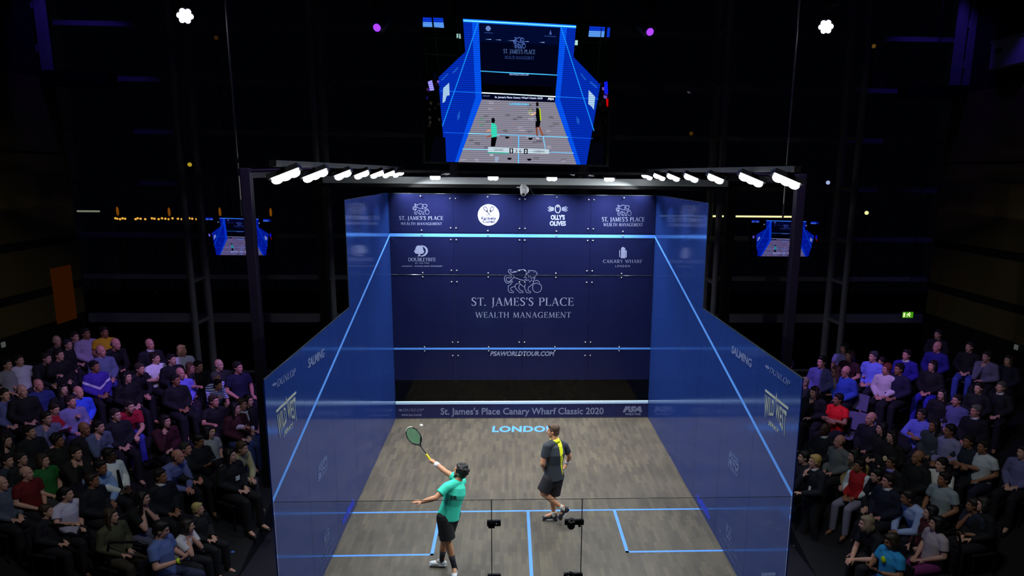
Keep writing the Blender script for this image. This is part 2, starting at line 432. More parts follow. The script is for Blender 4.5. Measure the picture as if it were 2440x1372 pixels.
# floor: small staggered strips of grey-brown timber running front to back
m_wood, nt, N, L, bs = newmat('court_strip_flooring')
tc = N.new('ShaderNodeTexCoord'); mp = N.new('ShaderNodeMapping'); br = N.new('ShaderNodeTexBrick')
mp.inputs['Rotation'].default_value = (0, 0, PI / 2)
br.offset = 0.37; br.offset_frequency = 2; br.squash = 1
br.inputs['Scale'].default_value = 1.0; br.inputs['Brick Width'].default_value = 0.42; br.inputs['Row Height'].default_value = 0.072
br.inputs['Mortar Size'].default_value = 0.0012; br.inputs['Mortar Smooth'].default_value = 0.3
br.inputs['Color1'].default_value = (*srgb('58534a'), 1); br.inputs['Color2'].default_value = (*srgb('6c6557'), 1); br.inputs['Mortar'].default_value = (*srgb('48433c'), 1)
L.new(tc.outputs['Object'], mp.inputs[0]); L.new(mp.outputs[0], br.inputs['Vector'])
nz = N.new('ShaderNodeTexNoise'); nz.inputs['Scale'].default_value = 0.9; nz.inputs['Detail'].default_value = 4
L.new(tc.outputs['Object'], nz.inputs['Vector'])
nz2 = N.new('ShaderNodeTexNoise'); mp2 = N.new('ShaderNodeMapping'); mp2.inputs['Scale'].default_value = (30, 1.5, 1); nz2.inputs['Scale'].default_value = 2.0
L.new(tc.outputs['Object'], mp2.inputs[0]); L.new(mp2.outputs[0], nz2.inputs['Vector'])
m1 = N.new('ShaderNodeMix'); m1.data_type = 'RGBA'; m1.blend_type = 'MULTIPLY'; m1.inputs['Factor'].default_value = 1
cr = N.new('ShaderNodeValToRGB'); cr.color_ramp.elements[0].position = 0.3; cr.color_ramp.elements[0].color = (0.66, 0.66, 0.68, 1); cr.color_ramp.elements[1].position = 0.75; cr.color_ramp.elements[1].color = (1, 1, 0.98, 1)
L.new(nz.outputs['Fac'], cr.inputs[0]); L.new(br.outputs['Color'], m1.inputs['A']); L.new(cr.outputs[0], m1.inputs['B'])
m2 = N.new('ShaderNodeMix'); m2.data_type = 'RGBA'; m2.blend_type = 'MULTIPLY'; m2.inputs['Factor'].default_value = 0.5
cr2 = N.new('ShaderNodeValToRGB'); cr2.color_ramp.elements[0].color = (0.6, 0.6, 0.6, 1); cr2.color_ramp.elements[0].position = 0.25
L.new(nz2.outputs['Fac'], cr2.inputs[0]); L.new(m1.outputs['Result'], m2.inputs['A']); L.new(cr2.outputs[0], m2.inputs['B'])
L.new(m2.outputs['Result'], bs.inputs['Base Color']); bs.inputs['Roughness'].default_value = 0.42; bs.inputs['Specular IOR Level'].default_value = 0.3
t = thing('court_floor', 'raised grey-brown timber floor of the glass squash court', 'sports floor', (0, 0, 0), kind='structure')
b = nb(); box(b, -3.24, 3.24, -9.8, 0.06, -0.06, 0); put('timber_strips', b, m_wood, t)
b = nb(); box(b, -3.28, 3.28, -9.84, 0.10, FZ, -0.06); put('plinth', b, m_black, t)
b = nb(); zt = 0.0012
for x0, x1, y0, y1 in ((-3.2, 3.2, -5.47, -5.415), (-0.025, 0.03, -9.75, -5.47), (-1.63, -1.575, -7.07, -5.47), (1.575, 1.63, -7.07, -5.47), (-3.2, -1.63, -7.07, -7.015), (1.63, 3.2, -7.07, -7.015), (-1.63, -1.575, -7.07, -7.015), (1.575, 1.63, -7.07, -7.015)):
    prism(b, [(x0, y0, zt), (x1, y0, zt), (x1, y1, zt), (x0, y1, zt)], V((0, 0, -0.001)))
put('court_lines', b, m_line, t)
b = nb(); fit_px(b, sans('LONDON', 0.035, 0, 1.06), 2, 0.0, (1172, 1029.5), (1326, 1029.0), (1174.5, 1015), (0, 0, 0.002))
put('floor_lettering', b, m_line, t)

# --- front wall: four columns of bolted navy-filmed panels over the tin
m_front = film_glass('navy_film_glass', (0.0075, 0.010, 0.047), 0.20, 0.16, 0.4)
m_smoke = clear_glass('smoked_glass', (0.30, 0.31, 0.27), 1.45, 0.02)
m_glint = mat('polished_glass_edge', '4a5452', 0.1, 0.7, var=0.02)
m_bolt = mat('steel_bolt', 'd8d8d8', 0.25, 0.9)
FW = thing('glass_court_wall', 'tall navy glass front wall of the court covered in sponsor names', 'glass wall', (0, 0, 0), kind='thing')
xj = [-3.2, -1.68, -0.03, 1.62, 3.2]; zj = [1.0, 1.80, 3.645, 4.665, 5.575]
for xa, xb in zip(xj, xj[1:]):
    b = nb(); box(b, xa + 0.003, xb - 0.003, 0.0, 0.014, 0.45, zj[0]); put('clear_panel', b, m_smoke, FW)
    for za, zb in zip(zj, zj[1:]):
        b = nb(); box(b, xa + 0.003, xb - 0.003, 0.0, 0.014, za + (0.004 if za > 1 else 0), zb - 0.004); put('glass_panel', b, m_front, FW)
b = nb(); tube(b, [(-3.19, -0.004, 3.645), (3.19, -0.004, 3.645)], 0.006, 12, (False, False)); put('panel_joint', b, m_glint, FW)
b = nb(); tube(b, [(-3.19, 0.007, 5.58), (3.19, 0.007, 5.58)], 0.007, 10, (False, False)); put('top_edge', b, m_glint, FW)
b = nb(); tube(b, [(0, 0.0, 0), (0, -0.012, 0)], [0.022, 0.016], 12, (False, True)); bolt_me = mesh_of(b, 'bolt', True); bolt_me.materials.append(m_bolt)
for z in zj[1:4]:
    for dz in ((0.11, -0.17) if z != 1.80 else (0.17, -0.17)):
        for x in xj[1:4]:
            for dx in (-0.065, 0.065): put('bolt', bolt_me, None, FW, (x + dx, 0, z + dz))
    for dz in (0.05, -0.05):
        for xa, xb in zip(xj, xj[1:]): put('bolt', bolt_me, None, FW, ((xa + xb) / 2, 0, z + dz))
for x in xj[1:4]:
    for dx in (-0.065, 0.065): put('bolt', bolt_me, None, FW, (x + dx, 0, 5.47))
for xa, xb in zip(xj, xj[1:]): put('bolt', bolt_me, None, FW, ((xa + xb) / 2, 0, 5.52))
# painted lines
def strip_y(name, z0, z1, m, y=-0.003):
    b = nb(); box(b, -3.198, 3.198, y - 0.002, y, z0, z1); return put(name, b, m, FW)
strip_y('out_line', 4.565, 4.64, m_line); strip_y('service_line', 1.785, 1.832, m_line)
# the tin
tin = nb(); box(tin, -3.198, 3.198, -0.03, 0.014, 0.0, 0.41); put('tin', tin, mat('tin_navy', '151a4a', 0.45), FW)
b = nb(); box(b, -3.198, 3.198, -0.04, 0.014, 0.375, 0.45, 0.01); put('tin_line', b, mat('tin_line_lit_paint', 'bfe2ff', 0.4, var=0.02), FW)  # paler than the other lines: lamp light put into the colour
b = nb(); box(b, -3.198, 3.198, -0.034, -0.0305, 0.0, 0.022); put('tin_foot', b, mat('tin_foot_trim', '3a3a44', 0.5), FW)
OFF = V((0, -0.004, 0)); OFT = V((0, -0.004, 0))
H1 = bounds(sans('H'))[3]
def sign(name, m, items, ax, val, off, parent):
    b = nb()
    for pol, bl, br, tl, bx in items: fit_px(b, pol, ax, val, bl, br, tl, off, bx)
    return put(name, b, m, parent)
def rect_px(x0, x1, yb, yt): return (x0, yb), (x1, yb), (x0, yt)
def place_logo(lx, lt, lb, tx, tb, tt, wx, wb, wt):
    return [(lion(), *rect_px(*lx, lb, lt), LION_BOX), (serif("ST. JAMES'S PLACE"), *rect_px(*tx, tb, tt), None), (serif('WEALTH MANAGEMENT', 0.1), *rect_px(*wx, wb, wt), None)]
def cap_box(pol): x0, x1, y0, y1 = bounds(pol); return (x0, x1, 0, H1)
def jbox(pol): x0, x1, y0, y1 = bounds(pol); return (x0, x1, 0, 1)
def fixJ(items): return [(p, a, c, d, jbox(p) if (bx is None) else bx) for p, a, c, d, bx in items]
sign('sponsor_logo', m_letter, fixJ(place_logo((1200.8, 1291.2), 641, 698, (1123.4, 1366.7), 728.5, 708.8, (1132.5, 1360), 757, 743.3)), 1, 0.0, OFF, FW)
sign('sponsor_logo', m_letter, fixJ(place_logo((983.2, 1023.2), 485, 511.2, (951, 1055.9), 524, 514.8, (955, 1053), 536, 529.6)), 1, 0.0, OFF, FW)
sign('sponsor_logo', m_letter, fixJ(place_logo((1467.5, 1504.5), 488, 514, (1434.3, 1535.7), 527.7, 517.4, (1437.6, 1531.7), 539, 531.2)), 1, 0.0, OFF, FW)
# round badge with crossed rackets
def circ(cx, cy, rx, ry, n=40): return [(cx + rx * math.cos(2 * PI * i / n), cy + ry * math.sin(2 * PI * i / n)) for i in range(n)]
def ring2(cx, cy, rx, ry, w, n=28, rot=0.0):
    o = []
    for i in range(n):
        q = []
        for a, k in ((i, 0), (i, 1), (i + 1, 1), (i + 1, 0)):
            t = 2 * PI * a / n; x, y = (rx - w * k) * math.cos(t), (ry - w * k) * math.sin(t)
            q.append((cx + x * math.cos(rot) - y * math.sin(rot), cy + x * math.sin(rot) + y * math.cos(rot)))
        o.append(q)
    return o
PXBOX = lambda x0, x1, y0, y1: (x0, x1, y0, y1)
def px_sign(name, m, pol, box_px, parent, off=OFF, ax=1, val=0.0):
    # pol in photo pixels with y up negative: (u, -v)
    u0, u1, v0, v1 = box_px
    return sign(name, m, [(pol, (u0, v1), (u1, v1), (u0, v0), (u0, u1, -v1, -v0))], ax, val, off, parent)
badge = px_sign('round_badge', m_white, [circ(1164, -512, 25.5, 25.5)], (1138, 1190, 486, 538), FW)
pol = ring2(1157, -497.5, 4.6, 6.6, 2.1, rot=0.6) + ring2(1172, -497.5, 4.6, 6.6, 2.1, rot=-0.6) + ribbon([(1160, -503), (1169.5, -515)], 1.3) + ribbon([(1169, -503), (1159.5, -515)], 1.3) + [[(1158, -504.5), (1163, -505), (1161, -499)], [(1171, -504.5), (1166, -505), (1168, -499)]]
px_sign('badge_rackets', m_navy, pol, (1138, 1190, 486, 538), badge, OFF + V((0, -0.003, 0)))
sign('badge_lettering', m_navy, [(sans('Rackets', 0.03), *rect_px(1147, 1181.6, 523.2, 516), None), (sans('Cubed', 0.03), *rect_px(1150, 1178.7, 530.8, 523.6), None)], 1, 0.0, OFF + V((0, -0.003, 0)), badge)
pol = ring2(1329, -497.8, 7, 10.3, 1.9)
for s in (-1, 1):
    for k in range(5):
        a = (k - 2) * 0.17
        pol += ribbon([(1329 + s * 9.5, -497.8 - (k - 2) * 1.5), (1329 + s * (21 + 3 * (k % 2)), -497.8 - (k - 2) * 3.0)], 0.9, 1.3)
px_sign('sponsor_logo', m_letter, pol + ring2(1329, -492.5, 2.2, 1.4, 1.2, 12), (1300, 1358, 480, 515), FW)
sign('sponsor_lettering', m_letter, [(sans("OLLY'S", 0.045), *rect_px(1312.4, 1345.8, 523.7, 511.5), None), (sans('OLIVES', 0.045), *rect_px(1309.7, 1348.3, 538, 526.4), None)], 1, 0.0, OFF, FW)
# tree in a D
tx = lambda x, y: (940 + x / 18.29, -(570 + y / 18.29))
tree = [[tx(*q) for q in ((980, 280), (1100, 265), (1180, 300), (1240, 370), (1250, 450), (1295, 530), (1250, 620), (1150, 640), (1110, 630), (1120, 690), (1160, 745), (980, 745), (1040, 700), (1050, 630), (920, 630), (850, 520), (900, 450), (930, 350))]]
dd = [tx(1100, 285), tx(1200, 285), tx(1320, 330), tx(1395, 420), tx(1412, 510), tx(1390, 600), tx(1310, 690), tx(1200, 730), tx(1080, 735)]
px_sign('sponsor_logo', m_letter, tree + ribbon(dd, 1.0, 1.0, 5.2), (975, 1030, 580, 615), FW)
sign('sponsor_lettering', m_letter, [(serif('DOUBLETREE', 0.03), *rect_px(972.8, 1038.4, 622.8, 613.9), None), (sans('BY HILTON', 0.0, 0, 1.3), *rect_px(989.8, 1022, 628, 625.2), None), (sans('LONDON - DOCKLANDS RIVERSIDE', 0.0, 0, 1.2), *rect_px(957, 1053.5, 635.6, 632.4), None)], 1, 0.0, OFF, FW)
kx = lambda x, y: (1420 + x / 18.77, -(575 + y / 18.77))
tower = [[kx(*q) for q in P] for P in (((1125, 300), (1200, 235), (1310, 300), (1310, 740), (1250, 765), (1205, 735), (1150, 765), (1110, 740)), ((1318, 400), (1380, 400), (1375, 710), (1318, 730)), ((1040, 385), (1078, 400), (1075, 705), (1040, 690)))]
px_sign('sponsor_logo', m_letter, tower, (1470, 1500, 585, 620), FW)
sign('sponsor_lettering', m_letter, [(serif('CANARY WHARF', 0.1), *rect_px(1436.8, 1530.5, 626.7, 618.2), None), (sans('LONDON', 0, 0, 1.5), *rect_px(1466.4, 1500.7, 636.3, 631.3), None)], 1, 0.0, OFF, FW)
sign('web_address', m_letter, [(sans('PSAWORLDTOUR.COM', 0.03, 0.25), *rect_px(1168, 1321.5, 848, 836.6), None)], 1, 0.0, OFF, FW)
TO = -0.03
s = sans("St. James's Place Canary Wharf Classic 2020", 0.018)
sign('tin_lettering', m_letter, [(s, (1049.8, 987.4), (1438, 986.2), (1049.8, 972.4), cap_box(s)), (serif('DUNLOP', 0.08), (958.5, 980), (1008, 979.8), (961.5, 973.4), None), (sans('OFFICIAL BALL & RACKET', 0.02), *rect_px(956.7, 1005, 990.9, 986.2), None), (sans('PSA', 0.07, 0.3, 0.95), (1483.5, 982.2), (1530, 982), (1483.5, 967.6), None), (sans('WORLD TOUR', 0.05), *rect_px(1489, 1527.3, 989, 984), None)], 1, TO, OFT, FW)
px_sign('arrow_mark', m_letter, [[(949.5, -976.8), (953, -974.6), (953, -975.8), (955, -975.6), (955, -974), (958.4, -977.2), (955, -980.2), (955, -978.5), (952.5, -978.3), (953, -979.6)]] + ribbon([(952, -972.5), (950, -975)], 0.5) , (945, 960, 970, 985), FW, OFT, 1, TO)

# --- side walls: six bays, the three towards the front one panel taller
m_side = film_glass('blue_film_glass', (0.016, 0.048, 0.225), 0.32, 0.10, 0.5, (0.45, 0.6, 1.0))
m_vio = mat('violet_print', '3c50ff', 0.5)
def side(sx):
    sd = 'left' if sx < 0 else 'right'
    T = thing('glass_court_wall', 'blue filmed glass %s side wall of the court, stepped at the top' % sd, 'glass wall', (0, 0, 0), kind='thing')
    xi = 3.2 * sx; xo = xi + 0.016 * sx
    ys = [-1.625 * k for k in range(7)]
    for k in range(6):
        b = nb(); box(b, min(xi, xo), max(xi, xo), ys[k + 1] + 0.003, ys[k] - 0.003, 0.0, 3.695); put('glass_panel', b, m_side, T)
        if k < 3:
            b = nb(); box(b, min(xi, xo), max(xi, xo), ys[k + 1] + 0.003, ys[k] - 0.003, 3.702, 5.59); put('upper_glass_panel', b, m_side, T)
    b = nb()
    tube(b, [(xi + 0.008 * sx, -9.75, 3.70), (xi + 0.008 * sx, -4.875, 3.70)], 0.009, 10, (False, False))
    tube(b, [(xi + 0.008 * sx, -4.87, 5.595), (xi + 0.008 * sx, 0, 5.595)], 0.008, 10, (False, False))
    tube(b, [(xi + 0.008 * sx, -4.878, 3.70), (xi + 0.008 * sx, -4.878, 5.59)], 0.008, 10, (False, False))
    put('polished_edge', b, m_glint, T)
    b = nb(); xs = xi - 0.003 * sx
    prism(b, [(xs, 0, 4.565), (xs, 0, 4.625), (xs, -9.75, 2.215), (xs, -9.75, 2.155)], V((0.002 * sx, 0, 0))); put('out_line', b, m_line, T)
    off = V((-0.004 * sx, 0, 0))
    S = lambda name, m, items: sign(name, m, items, 0, xi, off, T)
    ww = sans('WILD WEST', 0.012, 0, 1.08); x0, x1, y0, y1 = bounds(ww); q = []
    for pl in ww:
        # arched baseline: outer letters reach further down; outlines are subdivided so that they can bend
        P = []
        for (ax_, ay), (bx, by) in zip(pl, pl[1:] + pl[:1]):
            for j in range(4): P.append((ax_ + (bx - ax_) * j / 4, ay + (by - ay) * j / 4))
        R2 = []
        for x, y in P:
            s = abs(2 * (x - x0) / (x1 - x0) - 1); yb = 0.42 * (1 - s ** 2.2); R2.append((x, yb + (y - y0) / (y1 - y0) * (1 - yb)))
        q.append(R2)
    bx_ = (x0, x1, 0, 1)
    if sx < 0:
        S('brand_lettering', m_cream, [(q, (665.5, 1054), (708, 1006), (659, 988), bx_), (sans('JERKY', 0.03, 0, 1.1), (676, 1041), (698, 1019), (676, 1027), None)])
        S('brand_bar', m_cream, [([[(0, 0), (0.46, 0), (0.46, 1), (0, 1)], [(0.54, 0), (1, 0), (1, 1), (0.54, 1)], [(0.47, 0.3), (0.5, 2.9), (0.53, 0.3), (0.515, -0.6), (0.485, -0.6)]], (658, 983.5), (705.5, 937), (657, 978), (0, 1, 0, 1))])
        S('maker_lettering', m_ghost, [(serif('DUNLOP', 0.06), (660, 923), (703, 893), (661, 904), None), (sans('SALMING', 0.02, 0, 0.95), (734, 878), (772, 850), (734, 855), None)])
        S('arrow_mark', m_ghost, [([[(0, .5), (.4, .9), (.4, .65), (.7, .65), (.6, 1), (1, .5), (.6, 0), (.7, .35), (.4, .35), (.4, .1)]], (648, 924), (659, 918), (648, 913), None)])
        S('channel_badge', m_ghost, [(ring_rect(), (757, 1149.5), (777.5, 1119), (758, 1111), (0, 1, 0, 1)), (sans('SQUASH', 0.03), (758.5, 1126), (777, 1097), (758.5, 1114), None), (sans('&TV', 0.03), (759, 1143), (776, 1117), (759, 1129), None)])
        S('sponsor_logo', m_ghost, [(lion(60), (772, 1304), (785, 1283), (772, 1272), LION_BOX), (serif("ST. JAMES'S PLACE"), (762, 1351), (797, 1282), (761.2, 1342), None), (serif('WEALTH MANAGEMENT', 0.1), (763.5, 1364.8), (797, 1299), (763.5, 1359.5), None)])
        S('violet_print', m_vio, [(scrawl(), (817, 1252), (844, 1200), (816, 1232), (0, 1, 0, 1))])
    else:
        S('brand_lettering', m_cream, [(q, (1821, 1000), (1872, 1048), (1823.5, 937), bx_), (sans('JERKY', 0.03, 0, 1.1), (1831, 1012), (1856, 1036), (1832, 1000), None)])
        S('brand_bar', m_cream, [([[(0, 0), (0.46, 0), (0.46, 1), (0, 1)], [(0.54, 0), (1, 0), (1, 1), (0.54, 1)], [(0.47, 0.3), (0.5, 2.9), (0.53, 0.3), (0.515, -0.6), (0.485, -0.6)]], (1823.8, 932.5), (1879, 977), (1824, 926.5), (0, 1, 0, 1))])
        S('maker_lettering', m_ghost, [(serif('DUNLOP', 0.06), (1833.7, 886), (1881, 921), (1836.5, 874), None), (sans('SALMING', 0.02, 0, 0.95), (1743.2, 840), (1790.4, 876.5), (1745, 822), None)])
        S('arrow_mark', m_ghost, [([[(0, .5), (.4, .9), (.4, .65), (.7, .65), (.6, 1), (1, .5), (.6, 0), (.7, .35), (.4, .35), (.4, .1)]], (1823, 877), (1833, 884), (1824, 865), None)])
        S('channel_badge', m_ghost, [(ring_rect(), (1735.4, 1107), (1758, 1136.5), (1739.7, 1072.5), (0, 1, 0, 1)), (sans('SQUASH', 0.03), (1739, 1088), (1761, 1117), (1740, 1077), None), (sans('&TV', 0.03), (1737.5, 1103), (1758, 1130), (1739, 1090), None)])
        S('sponsor_logo', m_ghost, [(lion(60), (1730, 1276), (1744.5, 1297), (1731, 1245), LION_BOX), (serif("ST. JAMES'S PLACE"), (1715, 1269.5), (1757, 1340), (1715.5, 1259.5), None), (serif('WEALTH MANAGEMENT', 0.1), (1715.7, 1286.7), (1754.4, 1351.7), (1715.7, 1280.6), None)])
        S('violet_print', m_vio, [(scrawl(), (1662, 1192), (1692, 1241), (1661, 1170), (0, 1, 0, 1))])
        S('white_patch', m_ghost, [([[(0, 0), (1, 0), (1, 1), (0, 1)]], (1815, 1372), (1849, 1371), (1815, 1365), None)])
    return T
def ring_rect(w=0.05): return [[(0, 0), (1, 0), (1, w), (0, w)], [(0, 1 - w), (1, 1 - w), (1, 1), (0, 1)], [(0, 0), (w, 0), (w, 1), (0, 1)], [(1 - w, 0), (1, 0), (1, 1), (1 - w, 1)]]
def scrawl():
    o = []; r = random.Random(3); x = 0.0
    while x < 0.97:
        h = 0.55 + 0.45 * r.random(); o.append([(x, 0.1 * r.random()), (x + 0.035, 0), (x + 0.035, h), (x, h)]); x += 0.075
    return o + ribbon([(0, 0.5), (0.3, 0.35), (0.6, 0.6), (1, 0.3)], 0.12)
side(-1); side(1)

# --- back wall: clear panes either side of a glass door
m_clear = clear_glass('clear_court_glass', (0.95, 0.965, 0.96), 1.3, 0.0)
m_gedge = mat('green_glass_edge', '1c2a22', 0.3)
BW = thing('glass_court_wall', 'clear glass back wall nearest the viewer with a glass door', 'glass wall', (0, -9.75, 0), kind='thing')
zt = 2.17
for n, xa, xb in (('side_pane', -3.19, -0.565), ('side_pane', 0.565, 3.19)):
    b = nb(); box(b, xa, xb, -0.006, 0.006, 0.0, zt); put(n, b, m_clear, BW)
dr = put('door', (lambda b: (box(b, -0.555, 0.555, -0.006, 0.006, 0.02, zt), b)[1])(nb()), m_clear, BW)
b = nb()
for x in (-0.56, 0.56): box(b, x - 0.005, x + 0.005, -0.007, 0.007, 0, zt)
put('door_edge', b, m_gedge, BW)
b = nb(); tube(b, [(-3.19, 0, zt), (3.19, 0, zt)], 0.0035, 10, (False, False)); put('top_edge', b, m_glint, BW)
m_hinge = mat('black_hinge', '0e0e10', 0.35)
for z in (1.865, 1.135):
    c = at(1177, 1245, 1, -9.75)
    b = nb(); box(b, c.x - 0.085, c.x + 0.085, -0.03, 0.02, z - 0.034, z + 0.034, 0.004); box(b, -0.60, -0.52, -0.045, -0.02, z - 0.055, z + 0.02, 0.006)
    h = put('hinge', b, m_hinge, dr)
    b = nb(); tube(b, [(-0.5, -0.03, z), (-0.5, -0.036, z)], 0.012, 10); put('screw', b, m_bolt, h)
    b = nb(); x0 = at(1345, 1245, 1, -9.75).x
    box(b, x0, x0 + 0.24, -0.03, 0.02, z - 0.03, z + 0.034, 0.004); tube(b, [(x0 + 0.08, -0.035, z - 0.035), (x0 + 0.08, -0.035, z + 0.02)], 0.05, 14, (True, True)); box(b, x0 + 0.17, x0 + 0.2, -0.05, -0.02, z - 0.05, z + 0.05, 0.004)
    h = put('lock', b, m_hinge, dr)
    b = nb(); tube(b, [(x0 + 0.05, -0.07, z + 0.035), (x0 + 0.08, -0.085, z + 0.025), (x0 + 0.12, -0.07, z + 0.035)], 0.006, 8); put('pull_ring', b, m_bolt, h)

# ------------------------------------------------------------------ lighting gantry
m_beam = mat('grey_beam_paint', 'd0d8d8', 0.55, var=0.05)
G = thing('lighting_gantry', 'black steel gantry on four posts with a pale front beam over the court', 'gantry', (0, 0, FZ))
def gput(n, b, m): o = put(n, b, m, G); o.location = (0, 0, -FZ); return o
BY = 0.42
b = nb(); box(b, -4.95, 5.2, BY, BY + 0.16, 5.80, 5.965, 0.006); gput('front_beam', b, m_beam)
b = nb(); box(b, -4.95, 5.2, BY - 0.03, BY + 0.2, 5.715, 5.80, 0.004); gput('beam_flange', b, m_black)
for x, y, w in ((-4.93, BY + 0.1, 0.12), (5.16, BY + 0.1, 0.12), (-4.93, -4.62, 0.085), (4.93, -4.62, 0.085)):
    b = nb(); box(b, x - w, x + w, y - w, y + w, FZ, 6.12, 0.012); gput('post', b, m_black)
for x in (-4.93, 4.95):
    b = nb(); box(b, x - 0.07, x + 0.07, -4.6, BY, 5.95, 6.09); gput('side_beam', b, m_black)
for x in (-2.95, 2.95):
    b = nb(); box(b, x - 0.04, x + 0.04, -9.7, BY + 0.1, 6.13, 6.2); gput('lamp_rail', b, m_black)
for s in (-1, 1):
    b = nb(); tube(b, [(s * 4.95, -4.62, 6.07), (s * 2.95, -4.62, 6.15)], 0.03, 10); gput('cross_arm', b, m_black)
b = nb(); box(b, -2.95, 2.95, -0.6, -0.54, 6.06, 6.12); gput('front_lamp_rail', b, m_black)
m_lamp = emit('lamp_lens_glow', (0.93, 0.95, 1.0), 14.0)
m_body = mat('lamp_housing', '1c1c20', 0.4)
ORD = ['nearest', 'second', 'third', 'fourth', 'fifth', 'sixth', 'farthest']
def floodlight(loc, face, right, nl, sp, rl, label, group, watts, tgt):
    """lamp head: housing tray, nl domed lenses in a row along right, bracket up to the rail"""
    t = thing('floodlight', label, 'floodlight', loc, 0, group)
    r = V(right).normalized(); f = V(face).normalized(); u = r.cross(f).normalized()
    L_ = sp * (nl - 1) / 2 + rl * 1.25
    b = nb()
    P = []
    for s, q in ((-1, -1), (1, -1), (1, 1), (-1, 1)): P.append(r * s * L_ + u * q * rl * 1.1 - f * 0.01)
    prism(b, P, -f * 0.06); put('housing', b, m_body, t)
    for k in range(nl):
        b = nb(); ell(b, r * (k - (nl - 1) / 2) * sp + f * 0.012, (rl, rl * 0.75, 0.045), (r, u, f)); me = mesh_of(b, 'lens', True); put('lens', me, m_lamp, t)
    b = nb(); tube(b, [-f * 0.06, V((0, 0, 0.16))], 0.014, 8); put('bracket', b, m_body, t)
    d = area('lamp', (0, 0, 0), (0, 0, -1), watts, L_ * 2, 0.1, (0.95, 0.97, 1.0), 2.2)
    d.parent = t; d.location = f * 0.075; d.rotation_euler = (V(tgt) - V(loc)).to_track_quat('-Z', 'Y').to_euler()
    return t
LY = [(-9.30, -9.42), (-7.92, -8.08), (-6.2, -6.26), (-4.65, -4.6), (-3.07, -3.07), (-1.6, -1.62), (-0.15, -0.1)]
for i, (yl, yr) in enumerate(LY):
    for s, y in ((-1, yl), (1, yr)):
        near = i < 2
        loc = (s * 2.93, y, 6.03)
        floodlight(loc, (-s * 0.36, -0.25, -0.93), (-s * 0.93, 0, 0.36), 3 if near else 2, 0.105 if near else 0.12, 0.07 if near else 0.075,
                   '%s floodlight on the %s lamp rail over the court' % (ORD[i], 'left' if s < 0 else 'right'), 'floodlights along the side rails', FLOOD_W, (-s * 1.2, y - 0.2, 0))
for i, u in enumerate((1037, 1175, 1315, 1452)):
    x = at(u, 423, 1, -0.55).x
    floodlight((x, -0.55, 5.965), (0, -0.25, -0.97), (1, 0, 0), 2, 0.10, 0.07, '%s floodlight of the four above the navy front wall' % ['leftmost', 'second from left', 'third from left', 'rightmost'][i], 'floodlights above the front wall', FRONT_W, (x, -0.12, 0))
# white pan-tilt camera on the middle of the front wall
p = at(1247, 462, 1, 0.0)
t = thing('camera', 'white pan tilt camera mounted at the top middle of the navy wall', 'camera', (p.x, 0.0, 5.59))
mw = mat('white_plastic', 'e6e6e2', 0.4, var=0.03)
b = nb(); tube(b, [(0, 0, 0.15), (0, 0, 0.02)], [0.085, 0.07], 18); put('housing', b, mw, t)
b = nb(); ell(b, (0.05, -0.02, 0.1), (0.085, 0.085, 0.095)); put('dome', mesh_of(b, 'dome', True), mw, t)
b = nb(); box(b, -0.16, 0.06, -0.04, 0.1, 0.14, 0.17, 0.005); put('mount', b, mw, t)
b = nb(); ell(b, (0, -0.035, -0.005), (0.05, 0.05, 0.035)); put('lens', mesh_of(b, 'lens', True), m_black, t)
b = nb(); tube(b, [(0.16, 0.05, 0.15), (0.2, 0.05, 0.06), (0.24, 0.05, -0.0)], 0.008, 6); put('cable', b, m_black, t)

# ------------------------------------------------------------------ hanging picture screens
class Pic:
    """flat picture: coloured outlines in photo pixels of the big screen, stacked a hair apart"""
    def __init__(s): s.bm = nb(); s.cl = s.bm.loops.layers.color.new('Col'); s.z = 0
    def poly(s, pts, col, k=1.0):
        s.z += 1
        c = (*[min(1, x * k) for x in srgb(col)], 1)
        vs = [s.bm.verts.new(((u - 1227) / 440, -s.z * 0.00035, (217 - v) / 347)) for u, v in pts]
        f = s.bm.faces.new(vs)
        for l in f.loops: l[s.cl] = c
    def line(s, a, b, w, col):
        for q in ribbon([a, b], w): s.poly(q, col)
    def text(s, pol, x0, x1, yb, yt, col):
        s.z += 1; bx = bounds(pol); c = (*srgb(col), 1)
        for q in pol:
            vs = [s.bm.verts.new(((x0 + (x1 - x0) * (x - bx[0]) / (bx[1] - bx[0]) - 1227) / 440, -s.z * 0.00035, (217 - (yb + (yt - yb) * (y - bx[2]) / (bx[3] - bx[2]))) / 347)) for x, y in q]
            try:
                f = s.bm.faces.new(vs)
            except ValueError: continue
            for l in f.loops: l[s.cl] = c
pc = Pic(); P = pc.poly; Ln = pc.line
P([(1007, 43), (1447, 43), (1447, 391), (1007, 391)], '05070a')
for q in ([(1006, 44), (1026, 44), (1027, 55), (1006, 55)], [(1030, 44), (1053, 44), (1054, 55), (1031, 55)], [(1396, 53), (1433, 54), (1432, 64), (1395, 64)], [(1438, 55), (1445, 55), (1444, 78), (1437, 78)]): P(q, '2a78e0')
for q in ([(1006, 55), (1027, 55), (1028, 66), (1006, 66)], [(1031, 55), (1054, 55), (1055, 67), (1032, 66)], [(1395, 64), (1432, 64), (1431, 78), (1394, 78)]): P(q, '9cc8f4')
for a, b_, w in (((1033, 66), (1042, 170), 1.6), ((1010, 110), (1015, 180), 1.4), ((1085, 45), (1092, 128), 1.4), ((1093, 45), (1096, 120), 1.4), ((1008, 92), (1102, 92), 1.2), ((1012, 129), (1085, 132), 2.2), ((1424, 56), (1418, 188), 1.8), ((1380, 70), (1375, 140), 1.2), ((1362, 90), (1435, 92), 1)): Ln(a, b_, w, '2c3436')
P([(1084, 80), (1088, 80), (1088, 90), (1084, 90)], 'c8e0dc'); P([(1090, 80), (1093, 80), (1094, 91), (1090, 91)], 'c8e0dc'); P([(1363, 87), (1369, 87), (1369, 99), (1362, 99)], 'd8f0ec')
